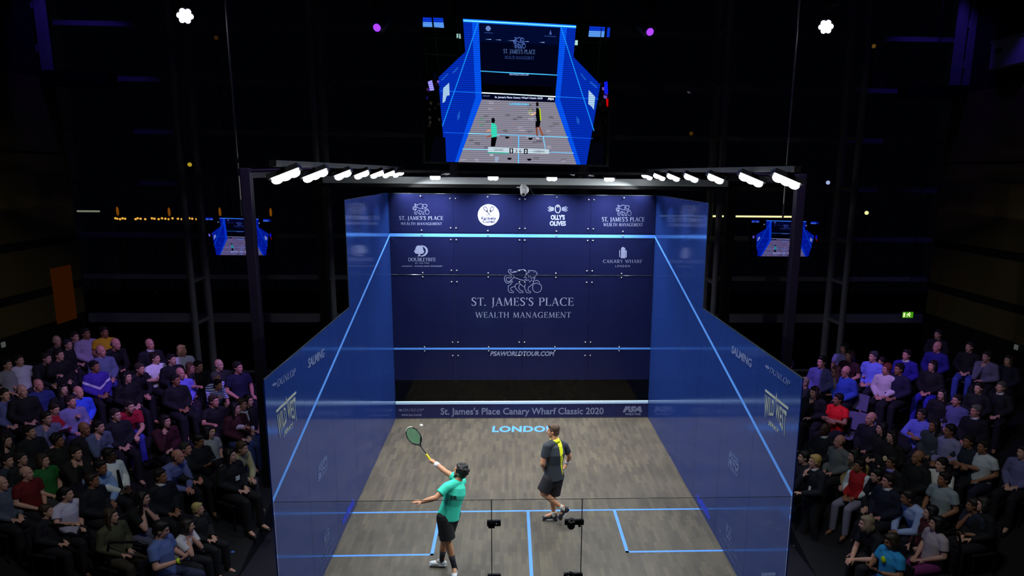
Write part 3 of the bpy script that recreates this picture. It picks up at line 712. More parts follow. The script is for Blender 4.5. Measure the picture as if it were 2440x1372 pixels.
P([(1099, 45), (1136, 46), (1143, 235), (1086, 391), (1055, 391), (1040, 185), (1104, 122)], '1070d4')
P([(1327, 57), (1364, 52), (1360, 127), (1426, 192), (1398, 391), (1374, 391), (1318, 237)], '1070d4')
P([(1120, 47), (1136, 47), (1143, 235), (1090, 391), (1078, 391), (1128, 230)], '2496f2'); P([(1327, 57), (1343, 55), (1330, 230), (1384, 391), (1374, 391), (1318, 237)], '2496f2')
P([(1136, 47), (1327, 56), (1318, 236), (1143, 234)], '0a2358'); P([(1136, 47), (1327, 56), (1324, 100), (1139, 96)], '0e3474'); P([(1142, 169), (1322, 173), (1320, 200), (1143, 198)], '0a1e50')
P([(1143, 198), (1319, 200), (1318, 222), (1143, 219)], '0a0f12')
P([(1143, 221), (1318, 225), (1318, 238), (1143, 235)], '15285e')
P([(1143, 235), (1318, 238), (1374, 391), (1086, 391)], 'bcbac4')
for k in range(46):                                   # uneven timber tone of the floor on the screen
    r_ = random.Random(k); v = 238 + 150 * r_.random(); l = 1143 - (v - 235) * 0.366; rr = 1318 + (v - 237) * 0.366
    u = l + (rr - l - 20) * r_.random(); P([(u, v), (u + 8 + 10 * r_.random(), v), (u + 12, v + 6 * r_.random() + 2), (u, v + 5)], r_.choice(['a8a6b0', 'cac8d2', 'b0aeb6', 'c2bac0']))
P([(1099, 45), (1364, 52), (1364, 60), (1100, 53)], '36b0ff')
Ln((1100, 49), (1364, 56), 3.4, 'b8f6ff'); Ln((1135, 51), (1049, 303), 2.2, '4cc4ff'); Ln((1328, 57), (1414, 306), 2.2, '4cc4ff')
Ln((1140, 167), (1322, 172), 2.2, '8ce0ff'); Ln((1143, 219), (1319, 224), 2.8, 'f2fdff'); Ln((1045, 217), (1143, 219), 1.6, '4cb4ff'); Ln((1319, 224), (1422, 227), 1.6, '4cb4ff')
Ln((1110, 319), (1352, 323), 2.2, 'b8e8ff'); Ln((1052, 318), (1110, 319), 1.2, '48a8ff'); Ln((1352, 323), (1412, 325), 1.2, '48a8ff')
Ln((1097, 358), (1160, 358), 2, 'b8e8ff'); Ln((1304, 361), (1366, 362), 2, 'b8e8ff'); Ln((1232, 320), (1232, 391), 2.6, 'a4e0ff'); Ln((1291, 323), (1297, 353), 2.2, 'b8e8ff')
pc.text(sans("St. James's Place Canary Wharf Classic 2020", 0.02), 1174, 1288, 232.5, 226, 'e8f0ff'); pc.text(sans('PSA', 0.05, 0.3), 1300, 1315, 233, 227, 'f0f4ff'); pc.text(serif('DUNLOP'), 1146, 1162, 228, 225, 'c8d4f0')
pc.text(sans('LONDON', 0.05), 1209, 1255, 247, 242, '9ee4ff')
pc.text(serif("ST. JAMES'S PLACE"), 1194, 1269, 126, 113, '9fb4da'); pc.text(serif('WEALTH MANAGEMENT', 0.1), 1197, 1266, 136.5, 129, '7a90c0'); pc.text(lion(70), 1217, 1246, 111, 84, '8ea6d4'); pc.text(sans('PSAWORLDTOUR.COM', 0.03, 0.25), 1208, 1254, 175, 170.5, 'c4d8f4')
P(circ(1158, 66, 6, 6, 20), 'a8bce0'); P([(1149, 75), (1169, 76), (1169, 77.5), (1149, 76.5)], '7088b8'); P([(1301, 76), (1304, 65), (1307, 76)], '90a8d4'); P([(1289, 79), (1317, 80), (1317, 81.5), (1289, 80.5)], '7088b8')
for u, v, w in ((1158, 91.5, 14), (1181, 92, 14), (1211, 93, 16), (1247, 94, 12), (1284, 95, 12)): P([(u - w / 2, v), (u + w / 2, v - 0.6), (u + w / 2, v + 0.8)], 'd0e4ff')
for q in ([(1052, 210), (1066, 197), (1067, 227), (1060, 229), (1056, 243), (1050, 246)], [(1398, 206), (1414, 222), (1412, 254), (1406, 246), (1398, 240)]): P(q, 'cfe2f2')
for q in ([(1047, 191), (1063, 174), (1064, 177), (1048, 194)], [(1074, 172), (1087, 158), (1088, 162), (1075, 176)], [(1378, 165), (1391, 180), (1390, 184), (1377, 168)], [(1401, 184), (1418, 197), (1417, 202), (1400, 188)], [(1085, 275), (1091, 262), (1091, 280), (1085, 289)], [(1370, 270), (1378, 280), (1377, 292), (1371, 285)]): P(q, '5a9ce0')
for a, b_ in (((1008, 180), (1039, 250)), ((1010, 250), (1045, 320)), ((1427, 190), (1446, 250)), ((1420, 250), (1444, 330))): P([a, (b_[0], a[1]), b_, (a[0], b_[1])], '0a080e')
rr = random.Random(5)
for k in range(34):
    s_ = rr.random() < 0.5; u = rr.uniform(1010, 1040) if s_ else rr.uniform(1422, 1445); v = rr.uniform(180, 300)
    P([(u, v), (u + 5, v + 2), (u + 4, v + 9), (u - 1, v + 6)], rr.choice(['7a5ab8', '4a3a90', 'a890d8', '2a2040', '503048', '90604c']) if v < 235 else rr.choice(['2a2c30', '4a4a48', '1a1a20', '6a6258']))
P([(1030, 174), (1036, 174), (1040, 192), (1028, 192)], '1c1a44'); P([(1016, 196), (1026, 192), (1031, 216), (1021, 218)], 'c8c4f8'); P([(1434, 186), (1442, 184), (1445, 212), (1436, 216)], '3a5af0'); P([(1440, 226), (1446, 226), (1446, 246), (1442, 244)], 'e01828')
P([(1415, 270), (1428, 266), (1434, 300), (1440, 330), (1434, 330), (1424, 310), (1414, 300)], '1a1e28'); P([(1030, 330), (1056, 330), (1058, 391), (1018, 391)], '141c38'); P([(1412, 335), (1440, 335), (1438, 391), (1402, 391)], '141c38')
# the two players on the screen
P([(1166, 292), (1173, 291), (1179, 300), (1180, 326), (1167, 329), (1165, 312)], '7fe8d8'); P([(1166, 281), (1172, 279), (1175, 285), (1173, 293), (1167, 292)], '1e1a1c'); P([(1166, 328), (1180, 326), (1175, 350), (1165, 350)], '181820')
P([(1154, 310), (1164, 308), (1166, 312), (1156, 314)], 'e8c8b4'); P([(1154, 327), (1166, 320), (1168, 323), (1156, 330)], 'c89c88'); pc.text(ring2(0, 0, 1, 1, 0.16, 20), 1138, 1149, 300, 280, '48c890'); P([(1163, 369), (1172, 369), (1170, 374), (1162, 373)], 'd8dce4'); P([(1176, 374), (1186, 377), (1180, 390), (1174, 386)], 'c8d0e0')
P([(1273, 252), (1279, 254), (1283, 262), (1283, 284), (1275, 286), (1272, 270)], '1e3040'); P([(1280, 252), (1283, 255), (1286, 283), (1283, 284)], 'd8e840'); P([(1272, 240), (1277, 238), (1279, 243), (1278, 249), (1273, 249)], '503028'); P([(1272, 285), (1284, 284), (1282, 300), (1272, 300)], '14141a')
P([(1272, 300), (1276, 300), (1278, 322), (1275, 322)], 'b88468'); P([(1279, 299), (1283, 298), (1292, 321), (1288, 322)], 'c89478'); P([(1260, 270), (1272, 262), (1273, 267), (1262, 272)], 'f0d8cc'); pc.text(ring2(0, 0, 1, 1, 0.2, 16), 1256, 1263, 271, 257, 'e0e850'); P([(1273, 324), (1282, 326), (1281, 330), (1274, 329)], 'd8d8e0')
for u, v in ((1204, 327), (1260, 329), (1210, 380), (1258, 381)): P([(u - 5, v - 2.5), (u + 6, v - 2.5), (u + 4, v + 2), (u, v + 3), (u - 4, v + 2)], '10141c')
# score strip
P([(1158, 352), (1306, 354), (1306, 366), (1158, 364)], 'dfe8ee'); P([(1157, 364), (1208, 364.6), (1208, 367.5), (1157, 367)], '60d8c8'); P([(1210, 353.5), (1219, 353.6), (1219, 366), (1210, 366)], '2a3c50'); P([(1245, 354), (1254, 354), (1254, 367), (1245, 367)], '2a3c50')
pc.text(sans('GAWAD', 0.0), 1173, 1195, 361, 355.5, '60707c'); pc.text(sans('LOBBAN', 0.0), 1268, 1294, 363, 357.5, '60707c'); pc.text(sans('0', 0.03), 1212.5, 1216.5, 364.5, 355, 'f4f8fc'); pc.text(sans('0', 0.03), 1247.5, 1251.5, 365.5, 356, 'f4f8fc'); pc.text(sans('3 6', 0.0), 1224, 1239, 364, 356, '40505c')
PIC = bpy.data.meshes.new('picture'); pc.bm.to_mesh(PIC); pc.bm.free()
def screen_mat(name, k, lines, gain):
    m = bpy.data.materials.new(name); m.use_nodes = True
    N, L = m.node_tree.nodes, m.node_tree.links; N.remove(N['Principled BSDF'])
    e = N.new('ShaderNodeEmission'); a = N.new('ShaderNodeVertexColor'); a.layer_name = 'Col'
    mu = N.new('ShaderNodeMix'); mu.data_type = 'RGBA'; mu.blend_type = 'MULTIPLY'; mu.inputs['Factor'].default_value = 1; mu.inputs['B'].default_value = (*gain, 1)
    L.new(a.outputs['Color'], mu.inputs['A']); L.new(mu.outputs['Result'], e.inputs[0])
    if lines:                                          # rows of LED modules
        tc = N.new('ShaderNodeTexCoord'); w = N.new('ShaderNodeTexWave'); w.bands_direction = 'Z'; w.inputs['Scale'].default_value = lines; w.wave_profile = 'SIN'
        mr = N.new('ShaderNodeMapRange'); mr.inputs['To Min'].default_value = k * 0.62; mr.inputs['To Max'].default_value = k * 1.25
        L.new(tc.outputs['Object'], w.inputs['Vector']); L.new(w.outputs['Fac'], mr.inputs[0]); L.new(mr.outputs[0], e.inputs[1])
    else: e.inputs[1].default_value = k
    L.new(e.outputs[0], N['Material Output'].inputs[0]); m.cycles.emission_sampling = 'NONE'
    return m
m_scr = screen_mat('led_wall_picture', 1.15, 22.0, (1, 1, 1)); m_tv = screen_mat('television_picture', 0.55, 0, (0.75, 0.62, 1.25))
PIC.materials.append(m_scr)
SY = 0.55
a, c_ = at(1007, 43, 1, SY), at(1446, 391, 1, SY); w, h = c_.x - a.x, a.z - c_.z; cx, cz = (a.x + c_.x) / 2, (a.z + c_.z) / 2
t = thing('video_screen', 'large hanging LED screen showing the match above the court', 'screen', (cx, SY, cz), 0.0)
t.rotation_euler = (0, 0.009, 0)
b = nb(); box(b, -w / 2 - 0.06, w / 2 + 0.06, 0.01, 0.14, -h / 2 - 0.05, h / 2 + 0.06, 0.01); put('cabinet', b, m_black, t)
o = put('picture', PIC, None, t, (0, -0.005, 0)); o.scale = (w, 1, h)
for x in (-1.5, 1.5):
    b = nb(); tube(b, [(x, 0.08, h / 2), (x, 0.08, 13.9 - cz)], 0.02, 8); put('hanging_cable', b, m_black, t)
def television(u0, u1, v0, v1, y, label, rodu):
    a, c_ = at(u0, v0, 1, y), at(u1, v1, 1, y); w, h = c_.x - a.x, a.z - c_.z; cx, cz = (a.x + c_.x) / 2, (a.z + c_.z) / 2
    t = thing('television', label, 'television', (cx, y, cz))
    b = nb(); box(b, -w / 2 - 0.035, w / 2 + 0.035, 0.008, 0.075, -h / 2 - 0.035, h / 2 + 0.035, 0.008); put('case', b, m_black, t)
    o = put('picture', PIC, None, t, (0, 0.004, 0)); o.scale = (w, 0.3, h)
    o.material_slots[0].link = 'OBJECT'; o.material_slots[0].material = m_tv
    x = at(rodu, v0, 1, y).x - cx
    b = nb(); tube(b, [(x, 0.06, h / 2), (x, 0.06, 13.9 - cz)], 0.022, 10); put('ceiling_rod', b, mat('steel_rod', 'b4b4ae', 0.4, 0.4), t)
    return t
television(490, 651, 518, 608, 0.0, 'wall of left side television on a ceiling rod, partly behind a black post'.replace('wall of left side', 'hanging left'), 574)
television(1792, 1944, 524, 611, 0.0, 'hanging right television on a ceiling rod below the yellow strip light', 1867)

# ------------------------------------------------------------------ moving-head theatre lights under the roof
def moving_head(u, v, y, label, col, k, tgt, r, group=None):
    p = at(u, v, 1, y)
    t = thing('moving_head_light', label, 'theatre light', p, 0, group)
    d = (V(tgt) - p).normalized(); x, yv = perp(d)
    b = nb(); tube(b, [-d * 0.42, -d * 0.04], [0.15, 0.17], 18, (True, False)); put('lamp_head', mesh_of(b, 'lamp_head', True), m_body, t)
    b = nb(); up = -d * 0.25
    tube(b, [up + x * 0.2, up + x * 0.22 + V((0, 0, 0.35)), up - x * 0.22 + V((0, 0, 0.35)), up - x * 0.2], 0.03, 8); put('yoke', b, m_body, t)
    b = nb(); box(b, up.x - 0.16, up.x + 0.16, up.y - 0.16, up.y + 0.16, up.z + 0.36, up.z + 0.6, 0.02); put('base', b, m_body, t)
    n = 7 if k > 5 else 1
    for i in range(n):
        q = V((0, 0, 0)) if i == 0 else (x * math.cos(i * PI / 3) + yv * math.sin(i * PI / 3)) * r * 0.66
        b = nb(); ell(b, q, (r * 0.36 if n > 1 else r, r * 0.36 if n > 1 else r, 0.03), (x, yv, d)); put('lens', mesh_of(b, 'lens', True), emit('lens_glow', col, k), t)
    return t
CAMT = tuple(CC)
moving_head(441, 38, -0.45, 'moving head light glowing white, high left under the roof', (0.8, 0.75, 1.0), 9.0, (0, -12, 1), 0.17)
moving_head(1968, 64, -0.45, 'moving head light glowing white, high right under the roof', (0.8, 0.75, 1.0), 9.0, (0, -12, 1), 0.16)
moving_head(898, 66, -0.45, 'small violet moving head light left of the big screen', (0.22, 0.03, 1.0), 2.2, (-6, -14, 2), 0.085)
moving_head(1549, 76, -0.45, 'small violet moving head light right of the big screen', (0.22, 0.03, 1.0), 2.2, (6, -14, 2), 0.085)
p = at(1245, -30, 1, -0.45)
t = thing('lighting_truss', 'black lighting truss under the roof above the big screen', 'truss', (0, -0.45, p.z + 0.25))
for dy, dz in ((-0.15, 0), (0.15, 0), (0, 0.28)):
    b = nb(); tube(b, [(-10, dy, dz), (10, dy, dz)], 0.03, 8, (False, False)); put('chord', b, m_black, t)
b = nb()
for i in range(40):
    x = -10 + i * 0.5
    tube(b, [(x, -0.15, 0), (x + 0.25, 0, 0.28), (x + 0.5, 0.15, 0)], 0.012, 6)
put('lacing', b, m_black, t)
for x in (-9, -3, 3, 9):
    b = nb(); tube(b, [(x, 0, 0.28), (x, 0, 13.95 - p.z - 0.25)], 0.02, 6); put('hanger', b, m_black, t)

# ------------------------------------------------------------------ small lights: end wall, exit sign, the town outside
def strip_light(u0, u1, v, y, label, col, k):
    a, c_ = at(u0, v, 1, y), at(u1, v, 1, y)
    t = thing('strip_light', label, 'strip light', ((a.x + c_.x) / 2, y, a.z)); w = (c_.x - a.x) / 2
    b = nb(); tube(b, [(-w, 0, 0), (w, 0, 0)], 0.028, 10); put('tube', b, emit('strip_glow', col, k), t)
    b = nb(); box(b, -w - 0.03, w + 0.03, 0.02, 0.07, -0.02, 0.045)
    for x in (-w * 0.8, w * 0.8): tube(b, [(x, 0.05, 0.04), (x, 0.13, 5.62 - a.z)], 0.008, 6)
    put('batten', b, m_black, t)
strip_light(1574, 1905, 514, GY + 0.02, 'long pale yellow strip light above the right television', 'fff6b0', 1.1)
strip_light(185, 236, 503, GY + 0.02, 'short dim white strip light on the far glazing beside the left wall', 'c8d0b8', 0.28)
p = at(2163, 750, 1, 4.9)
t = thing('exit_sign', 'lit green running man exit sign above the right stand', 'exit sign', p)
b = nb(); box(b, -0.19, 0.19, 0.0, 0.05, -0.11, 0.11, 0.008); put('case', b, m_black, t)
b = nb(); box(b, -0.175, 0.175, -0.006, 0.0, -0.095, 0.095); put('panel', b, emit('exit_green', '3c9010', 1.0), t)
b = nb()
for q in ([(-.15, -.07), (-.09, -.07), (-.09, .07), (-.15, .07)], [(-.05, -.07), (-.02, -.07), (.02, -.01), (.06, -.07), (.09, -.05), (.04, .02), (.08, .0), (.1, .02), (.05, .055), (-.02, .045), (-.06, .0), (-.04, -.01), (-.01, .02), (0, 0)]): prism(b, [(x, -0.0065, z) for x, z in q], V((0, -0.001, 0)))
tube(b, [(0.05, -0.0065, 0.075), (0.05, -0.0085, 0.075)], 0.018, 10, (False, False)); put('pictogram', b, emit('exit_white', 'e8f8b0', 1.0), t)
b = nb(); tube(b, [(0, 0.02, 0.1), (0, 0.02, 9.6 - 0.9 - p.z + 5)], 0.012, 6); put('hanger', b, m_black, t)
YF = 42.0
b = nb(); box(b, -60, 60, 7.2, 60, -6.3, -6.0); struct('ground', b, m_dark)
def lamp_on_post(name, p, r, glow, label, cat, group=None, tall=0.0):
    t = thing(name, label, cat, (p.x, p.y, -6), 0, group)
    b = nb(); ell(b, (0, 0, p.z + 6), (r, r, r + tall), seg=12); put('lantern', mesh_of(b, 'lantern', True), glow, t)
    b = nb(); tube(b, [(0, 0, 0), (0, 0, p.z + 6 - r * 0.8 - tall)], r * 0.4, 8); put('lamp_post', b, m_black, t)
xs = [275, 280, 286, 292, 298, 323, 328, 335, 346, 362, 368, 378, 386, 394, 402, 411, 424, 433, 451, 458, 466]
mb = emit('street_bulb', 'ffb040', 1.5)
for i, u in enumerate(xs): lamp_on_post('street_bulb', at(u, 520 + (i % 3), 1, YF), 0.085, mb, 'tiny amber bulb in the distant row of lights beyond the left glazing', 'street light', 'distant row of amber bulbs')
NTH = ['first', 'second', 'third', 'fourth', 'fifth']
for i, (u, v) in enumerate(((280, 503), (403, 505), (524, 505), (645, 506), (766, 508))): lamp_on_post('street_lamp', at(u, v, 1, YF), 0.1, emit('lantern_glow', 'd07010', 0.45), '%s from left of the five orange lamps beyond the glazing' % NTH[i], 'street light', 'orange lamps outside', 0.25)
for u, v, col, k, lab in ((2065, 507, 'fff0a0', 1.6, 'round yellow lamp beyond the glazing right of the right television'), (452, 392, 'f0c030', 0.8, 'small yellow lamp seen between the left pair of steel columns'), (1973, 435, 'd0d8ff', 1.0, 'small white lamp beside the right pair of steel columns'), (2082, 110, 'c08030', 0.3, 'faint amber lamp high beyond the right glazing'), (515, 90, '6a3c10', 0.3, 'faint brown lamp high beyond the left glazing'), (1647, 318, '8a5a18', 0.3, 'faint amber lamp right of the big screen')):
    lamp_on_post('outdoor_lamp', at(u, v, 1, 14.0), 0.085, emit('outdoor_glow', col, k), lab, 'outdoor light')
# two pale switch plates low on the side walls
for u, v, x, s, sd in ((8, 821, XL + 0.07, 1, 'left'), (2421, 827, XR - 0.07, -1, 'right')):
    p = at(u, v, 0, x)
    b = nb(); box(b, -0.02, 0.02, -0.07, 0.07, -0.07, 0.07, 0.01); tag(put('wall_light', b, emit('wall_light_glow', 'a0a8a0', 0.16), None, p), 'small square pale wall light at the %s edge above the stand' % sd, 'wall light')

# ------------------------------------------------------------------ figures
def hand(bm, wr, d, pn, curl=0.5, s=1.0, side=1, grip=False):
    """palm and five fingers: wr wrist, d finger direction, pn palm normal (fingers curl towards it)"""
    d = V(d).normalized(); pn = V(pn); pn = (pn - d * pn.dot(d)).normalized(); w = d.cross(pn).normalized() * side
    wr = V(wr)
    ell(bm, wr + d * 0.05 * s, (0.055 * s, 0.042 * s, 0.019 * s), (d, w, pn), 12)
    for i, (o, l) in enumerate(((0.031, 0.070), (0.011, 0.080), (-0.010, 0.074), (-0.030, 0.058))):
        b0 = wr + d * (0.088 if i in (1, 2) else 0.08) * s + w * o * s; a = curl * (0.7 + 0.1 * i); pts = [b0 - d * 0.02 * s, b0]; ang = 0.0
        fan = w * (o * 1.6) if not grip else V((0, 0, 0))
        for k in range(3):
            ang += a * (0.9 if k == 0 else 1.1)
            pts.append(pts[-1] + (d * math.cos(ang) + pn * math.sin(ang) + fan * 3).normalized() * l * s * (0.42, 0.32, 0.26)[k])
        tube(bm, pts, [0.0095 * s, 0.0095 * s, 0.009 * s, 0.0082 * s, 0.0072 * s], 8)
    t0 = wr + d * 0.022 * s + w * 0.03 * s
    td = (d * 0.55 + w * 0.75 + pn * 0.35).normalized() if not grip else (d * 0.5 + w * 0.35 + pn * 0.8).normalized()
    t1 = t0 + td * 0.04 * s; t2 = t1 + (td * 0.7 + d * 0.5 + pn * (0.3 + curl * 0.3)).normalized() * 0.032 * s
    tube(bm, [t0, t1, t2], [0.013 * s, 0.0105 * s, 0.0085 * s], 8)
def head_axes(f, up):
    f = V(f).normalized(); up = V(up); up = (up - f * up.dot(f)).normalized(); return f, up.cross(f).normalized(), up
def head(bm, c, f, l, u, s=1.0):
    A = (f, l, u); c = V(c)
    ell(bm, c + (u * 0.03 - f * 0.012) * s, (0.098 * s, 0.077 * s, 0.103 * s), A, 18)
    ell(bm, c + (f * 0.03 - u * 0.042) * s, (0.066 * s, 0.059 * s, 0.078 * s), A, 16)
    ell(bm, c + (f * 0.062 - u * 0.1) * s, (0.026 * s, 0.03 * s, 0.02 * s), A, 12)
    tube(bm, [c + (f * 0.088 + u * 0.022) * s, c + (f * 0.108 - u * 0.018) * s], [0.009 * s, 0.0145 * s], 10)
    ell(bm, c + (f * 0.083 + u * 0.036) * s, (0.014 * s, 0.05 * s, 0.011 * s), A, 12)
    for k in (-1, 1):
        ell(bm, c + (l * 0.079 * k - u * 0.008 - f * 0.004) * s, (0.021 * s, 0.009 * s, 0.031 * s), A, 10)
        ell(bm, c + (f * 0.062 + l * 0.036 * k - u * 0.02) * s, (0.026 * s, 0.022 * s, 0.022 * s), A, 10)
    ell(bm, c + (f * 0.091 - u * 0.056) * s, (0.009 * s, 0.023 * s, 0.0055 * s), A, 10); ell(bm, c + (f * 0.089 - u * 0.069) * s, (0.009 * s, 0.02 * s, 0.006 * s), A, 10)
def torso_secs(J, e):
    u0, u1 = V(J['pel']), V(J['neck']); tf = J['tf']
    ch, wa = V(J['chest']), V(J['waist'])
    return [u0, wa, ch, ch.lerp(u1, 0.55), u1]
def body_mesh(J, name, vox, s=1.0, curl=(0.5, 0.5), eye=0.011):
    bm = nb(); S = s; tf = V(J['tf']).normalized(); fl = (tf, 0.68)
    P = torso_secs(J, 0)
    tube(bm, P, [0.155 * S, 0.142 * S, 0.165 * S, 0.13 * S, 0.075 * S], 18, flat=fl)
    tube(bm, [V(J['shL']), V(J['neck']) - (V(J['neck']) - V(J['chest'])).normalized() * 0.03, V(J['shR'])], [0.058 * S, 0.075 * S, 0.058 * S], 12)
    f, l, u = head_axes(J['hf'], J['hu'])
    tube(bm, [V(J['neck']) - (V(J['neck']) - V(J['chest'])).normalized() * 0.03, V(J['head']) - u * 0.06 * S - f * 0.012 * S], [0.066 * S, 0.054 * S], 14)
    head(bm, J['head'], f, l, u, S)
    for k in 'LR':
        sh, el, wr = V(J['sh' + k]), V(J['el' + k]), V(J['wr' + k])
        tube(bm, [sh, sh.lerp(el, 0.4), el], [0.053 * S, 0.05 * S, 0.041 * S], 12)
        tube(bm, [el, el.lerp(wr, 0.3), wr], [0.041 * S, 0.044 * S, 0.029 * S], 12)
        hand(bm, wr, J['hd' + k], J['hp' + k], curl[0] if k == 'L' else curl[1], S, 1 if k == 'L' else -1, J.get('grip' + k, False))
        hp, kn, an, to = (V(J[q + k]) for q in ('hip', 'kn', 'an', 'to'))
        tube(bm, [hp, hp.lerp(kn, 0.35), kn], [0.095 * S, 0.085 * S, 0.056 * S], 14)
        tube(bm, [kn, kn.lerp(an, 0.3), kn.lerp(an, 0.7), an], [0.055 * S, 0.058 * S, 0.042 * S, 0.036 * S], 14)
        tube(bm, [an - (to - an).normalized() * 0.03, an.lerp(to, 0.5), to - (to - an).normalized() * 0.03], [0.036 * S, 0.036 * S, 0.03 * S], 10)
    me = remesh(bm, name, vox, 3)
    c = V(J['head'])
    e = [c + (f * 0.092 + l * 0.031 * k + u * 0.012) * S for k in (-1, 1)]; lip = c + (f * 0.1 - u * 0.062) * S
    for p in me.polygons:
        q = p.center
        if min((q - e[0]).length, (q - e[1]).length) < eye * S: p.material_index = 1
        elif abs((q - lip).dot(u)) < 0.009 * S and abs((q - lip).dot(l)) < 0.022 * S and (q - lip).length < 0.03 * S: p.material_index = 2
    return me
def shirt_mesh(J, name, vox, s=1.0, sleeve=0.6, loose=0.016, hem=0.05, it=3):
    bm = nb(); S = s; tf = V(J['tf']).normalized(); fl = (tf, 0.80)
    P = torso_secs(J, 0); dn = (P[0] - P[1]).normalized()
    P = [P[0] + dn * hem * S] + P
    e = loose
    tube(bm, P, [(0.182 + e) * S, (0.176 + e) * S, (0.152 + e) * S, (0.168 + e) * S, (0.136 + e) * S, (0.07 + e * 0.6) * S], 20, (False, False), flat=fl)
    tube(bm, [V(J['shL']), V(J['neck']) - (V(J['neck']) - V(J['chest'])).normalized() * 0.035, V(J['shR'])], [(0.058 + e) * S, (0.07 + e) * S, (0.058 + e) * S], 12)
    for k in 'LR':
        sh, el, wr = V(J['sh' + k]), V(J['el' + k]), V(J['wr' + k])
        if sleeve <= 1: tube(bm, [sh, sh.lerp(el, sleeve * 0.5), sh.lerp(el, sleeve)], [(0.056 + e) * S, (0.056 + e) * S, (0.054 + e) * S], 14, (True, False))
        else:
            tube(bm, [sh, sh.lerp(el, 0.5), el], [(0.055 + e) * S, (0.05 + e) * S, (0.044 + e) * S], 12); tube(bm, [el, el.lerp(wr, 0.4), el.lerp(wr, 0.97)], [(0.044 + e) * S, (0.046 + e) * S, (0.03 + e) * S], 12, (True, False))
    return remesh(bm, name, vox, it)
def trouser_mesh(J, name, vox, s=1.0, leg=2.0, loose=0.014, it=3):
    bm = nb(); S = s; tf = V(J['tf']).normalized(); e = loose
    p, w = V(J['pel']), V(J['waist'])
    tube(bm, [p.lerp(w, -0.25), p, p.lerp(w, 0.5)], [(0.15 + e) * S, (0.16 + e) * S, (0.148 + e) * S], 18, (True, False), flat=(tf, 0.70))
    for k in 'LR':
        hp, kn, an = (V(J[q + k]) for q in ('hip', 'kn', 'an'))
        if leg <= 1: tube(bm, [hp, hp.lerp(kn, leg * 0.5), hp.lerp(kn, leg)], [(0.1 + e) * S, (0.095 + e * 1.4) * S, (0.085 + e * 2.2) * S], 16, (True, False))
        else: tube(bm, [hp, hp.lerp(kn, 0.4), kn], [(0.1 + e) * S, (0.088 + e) * S, (0.06 + e) * S], 14); tube(bm, [kn, kn.lerp(an, 0.4), an], [(0.06 + e) * S, (0.058 + e) * S, (0.046 + e) * S], 14, (True, False))
    return remesh(bm, name, vox, it)
def shoe_mesh(an, to, name, vox, s=1.0, up=V((0, 0, 1))):
    bm = nb(); an, to = V(an), V(to); d = (to - an); d = (d - up * d.dot(up)); d = d.normalized() if d.length > 1e-4 else V((1, 0, 0))
    w = up.cross(d); base = an - up * 0.055 * s
    ell(bm, base - d * 0.02 * s, (0.06 * s, 0.043 * s, 0.048 * s), (d, w, up)); ell(bm, base + d * 0.1 * s - up * 0.01 * s, (0.11 * s, 0.05 * s, 0.038 * s), (d, w, up))
    ell(bm, base + d * 0.03 * s + up * 0.025 * s, (0.055 * s, 0.04 * s, 0.045 * s), (d, w, up))
    o = bmesh.ops.create_cube(bm, size=1)
    for v in o['verts']: v.co = base + d * (0.065 + v.co.x * 0.27) * s + w * v.co.y * 0.085 * s + up * (-0.035 + v.co.z * 0.028) * s
    return remesh(bm, name, vox, 3)
def hair_mesh(kind, vox=0.014):
    """built around the origin: x forward, y left, z up, origin between the ears"""
    bm = nb(); E = lambda c, r: ell(bm, c, r, None, 16)
    if kind != 'fringe':
        E((-0.024, 0, 0.05), (0.102, 0.086, 0.094)); E((-0.052, 0, -0.02), (0.058, 0.072, 0.07)); E((0.035, 0, 0.098), (0.05, 0.06, 0.035))
        for k in (-1, 1): E((-0.012, 0.07 * k, 0.035), (0.045, 0.014, 0.05))
    if kind == 'fringe':
        E((-0.055, 0, -0.01), (0.057, 0.078, 0.05))
        for k in (-1, 1): E((-0.02, 0.073 * k, 0.012), (0.035, 0.012, 0.03))
    if kind == 'long':
        tube(bm, [(-0.06, 0, 0.03), (-0.085, 0, -0.1), (-0.09, 0, -0.22), (-0.085, 0, -0.3)], [0.07, 0.075, 0.07, 0.05], 14, flat=(V((1, 0, 0)), 0.5))
        for k in (-1, 1): tube(bm, [(0.01, 0.075 * k, 0.05), (0.0, 0.092 * k, -0.06), (0.0, 0.09 * k, -0.18), (0.01, 0.085 * k, -0.25)], [0.03, 0.032, 0.032, 0.02], 10)
    if kind == 'bob':
        E((-0.05, 0, -0.05), (0.07, 0.095, 0.09))
        for k in (-1, 1): E((-0.005, 0.082 * k, -0.03), (0.05, 0.024, 0.085))
    if kind == 'tied': E((-0.125, 0, 0.03), (0.035, 0.035, 0.04)); tube(bm, [(-0.13, 0, 0.02), (-0.15, 0, -0.09)], [0.028, 0.015], 10)
    if kind == 'curly':
        r = random.Random(2)
        for i in range(70):
            t = math.acos(1 - 1.5 * r.random()); a = 2 * PI * r.random(); x = math.sin(t) * math.cos(a)
            if x > 0.62 and math.cos(t) < 0.55: continue
            E((-0.026 + 0.094 * x, 0.08 * math.sin(t) * math.sin(a), 0.045 + 0.092 * math.cos(t)), (0.024, 0.024, 0.024))
    return remesh(bm, 'hair', vox, 1)
HAIR = {k: hair_mesh(k) for k in ('short', 'long', 'bob', 'tied', 'curly', 'fringe')}
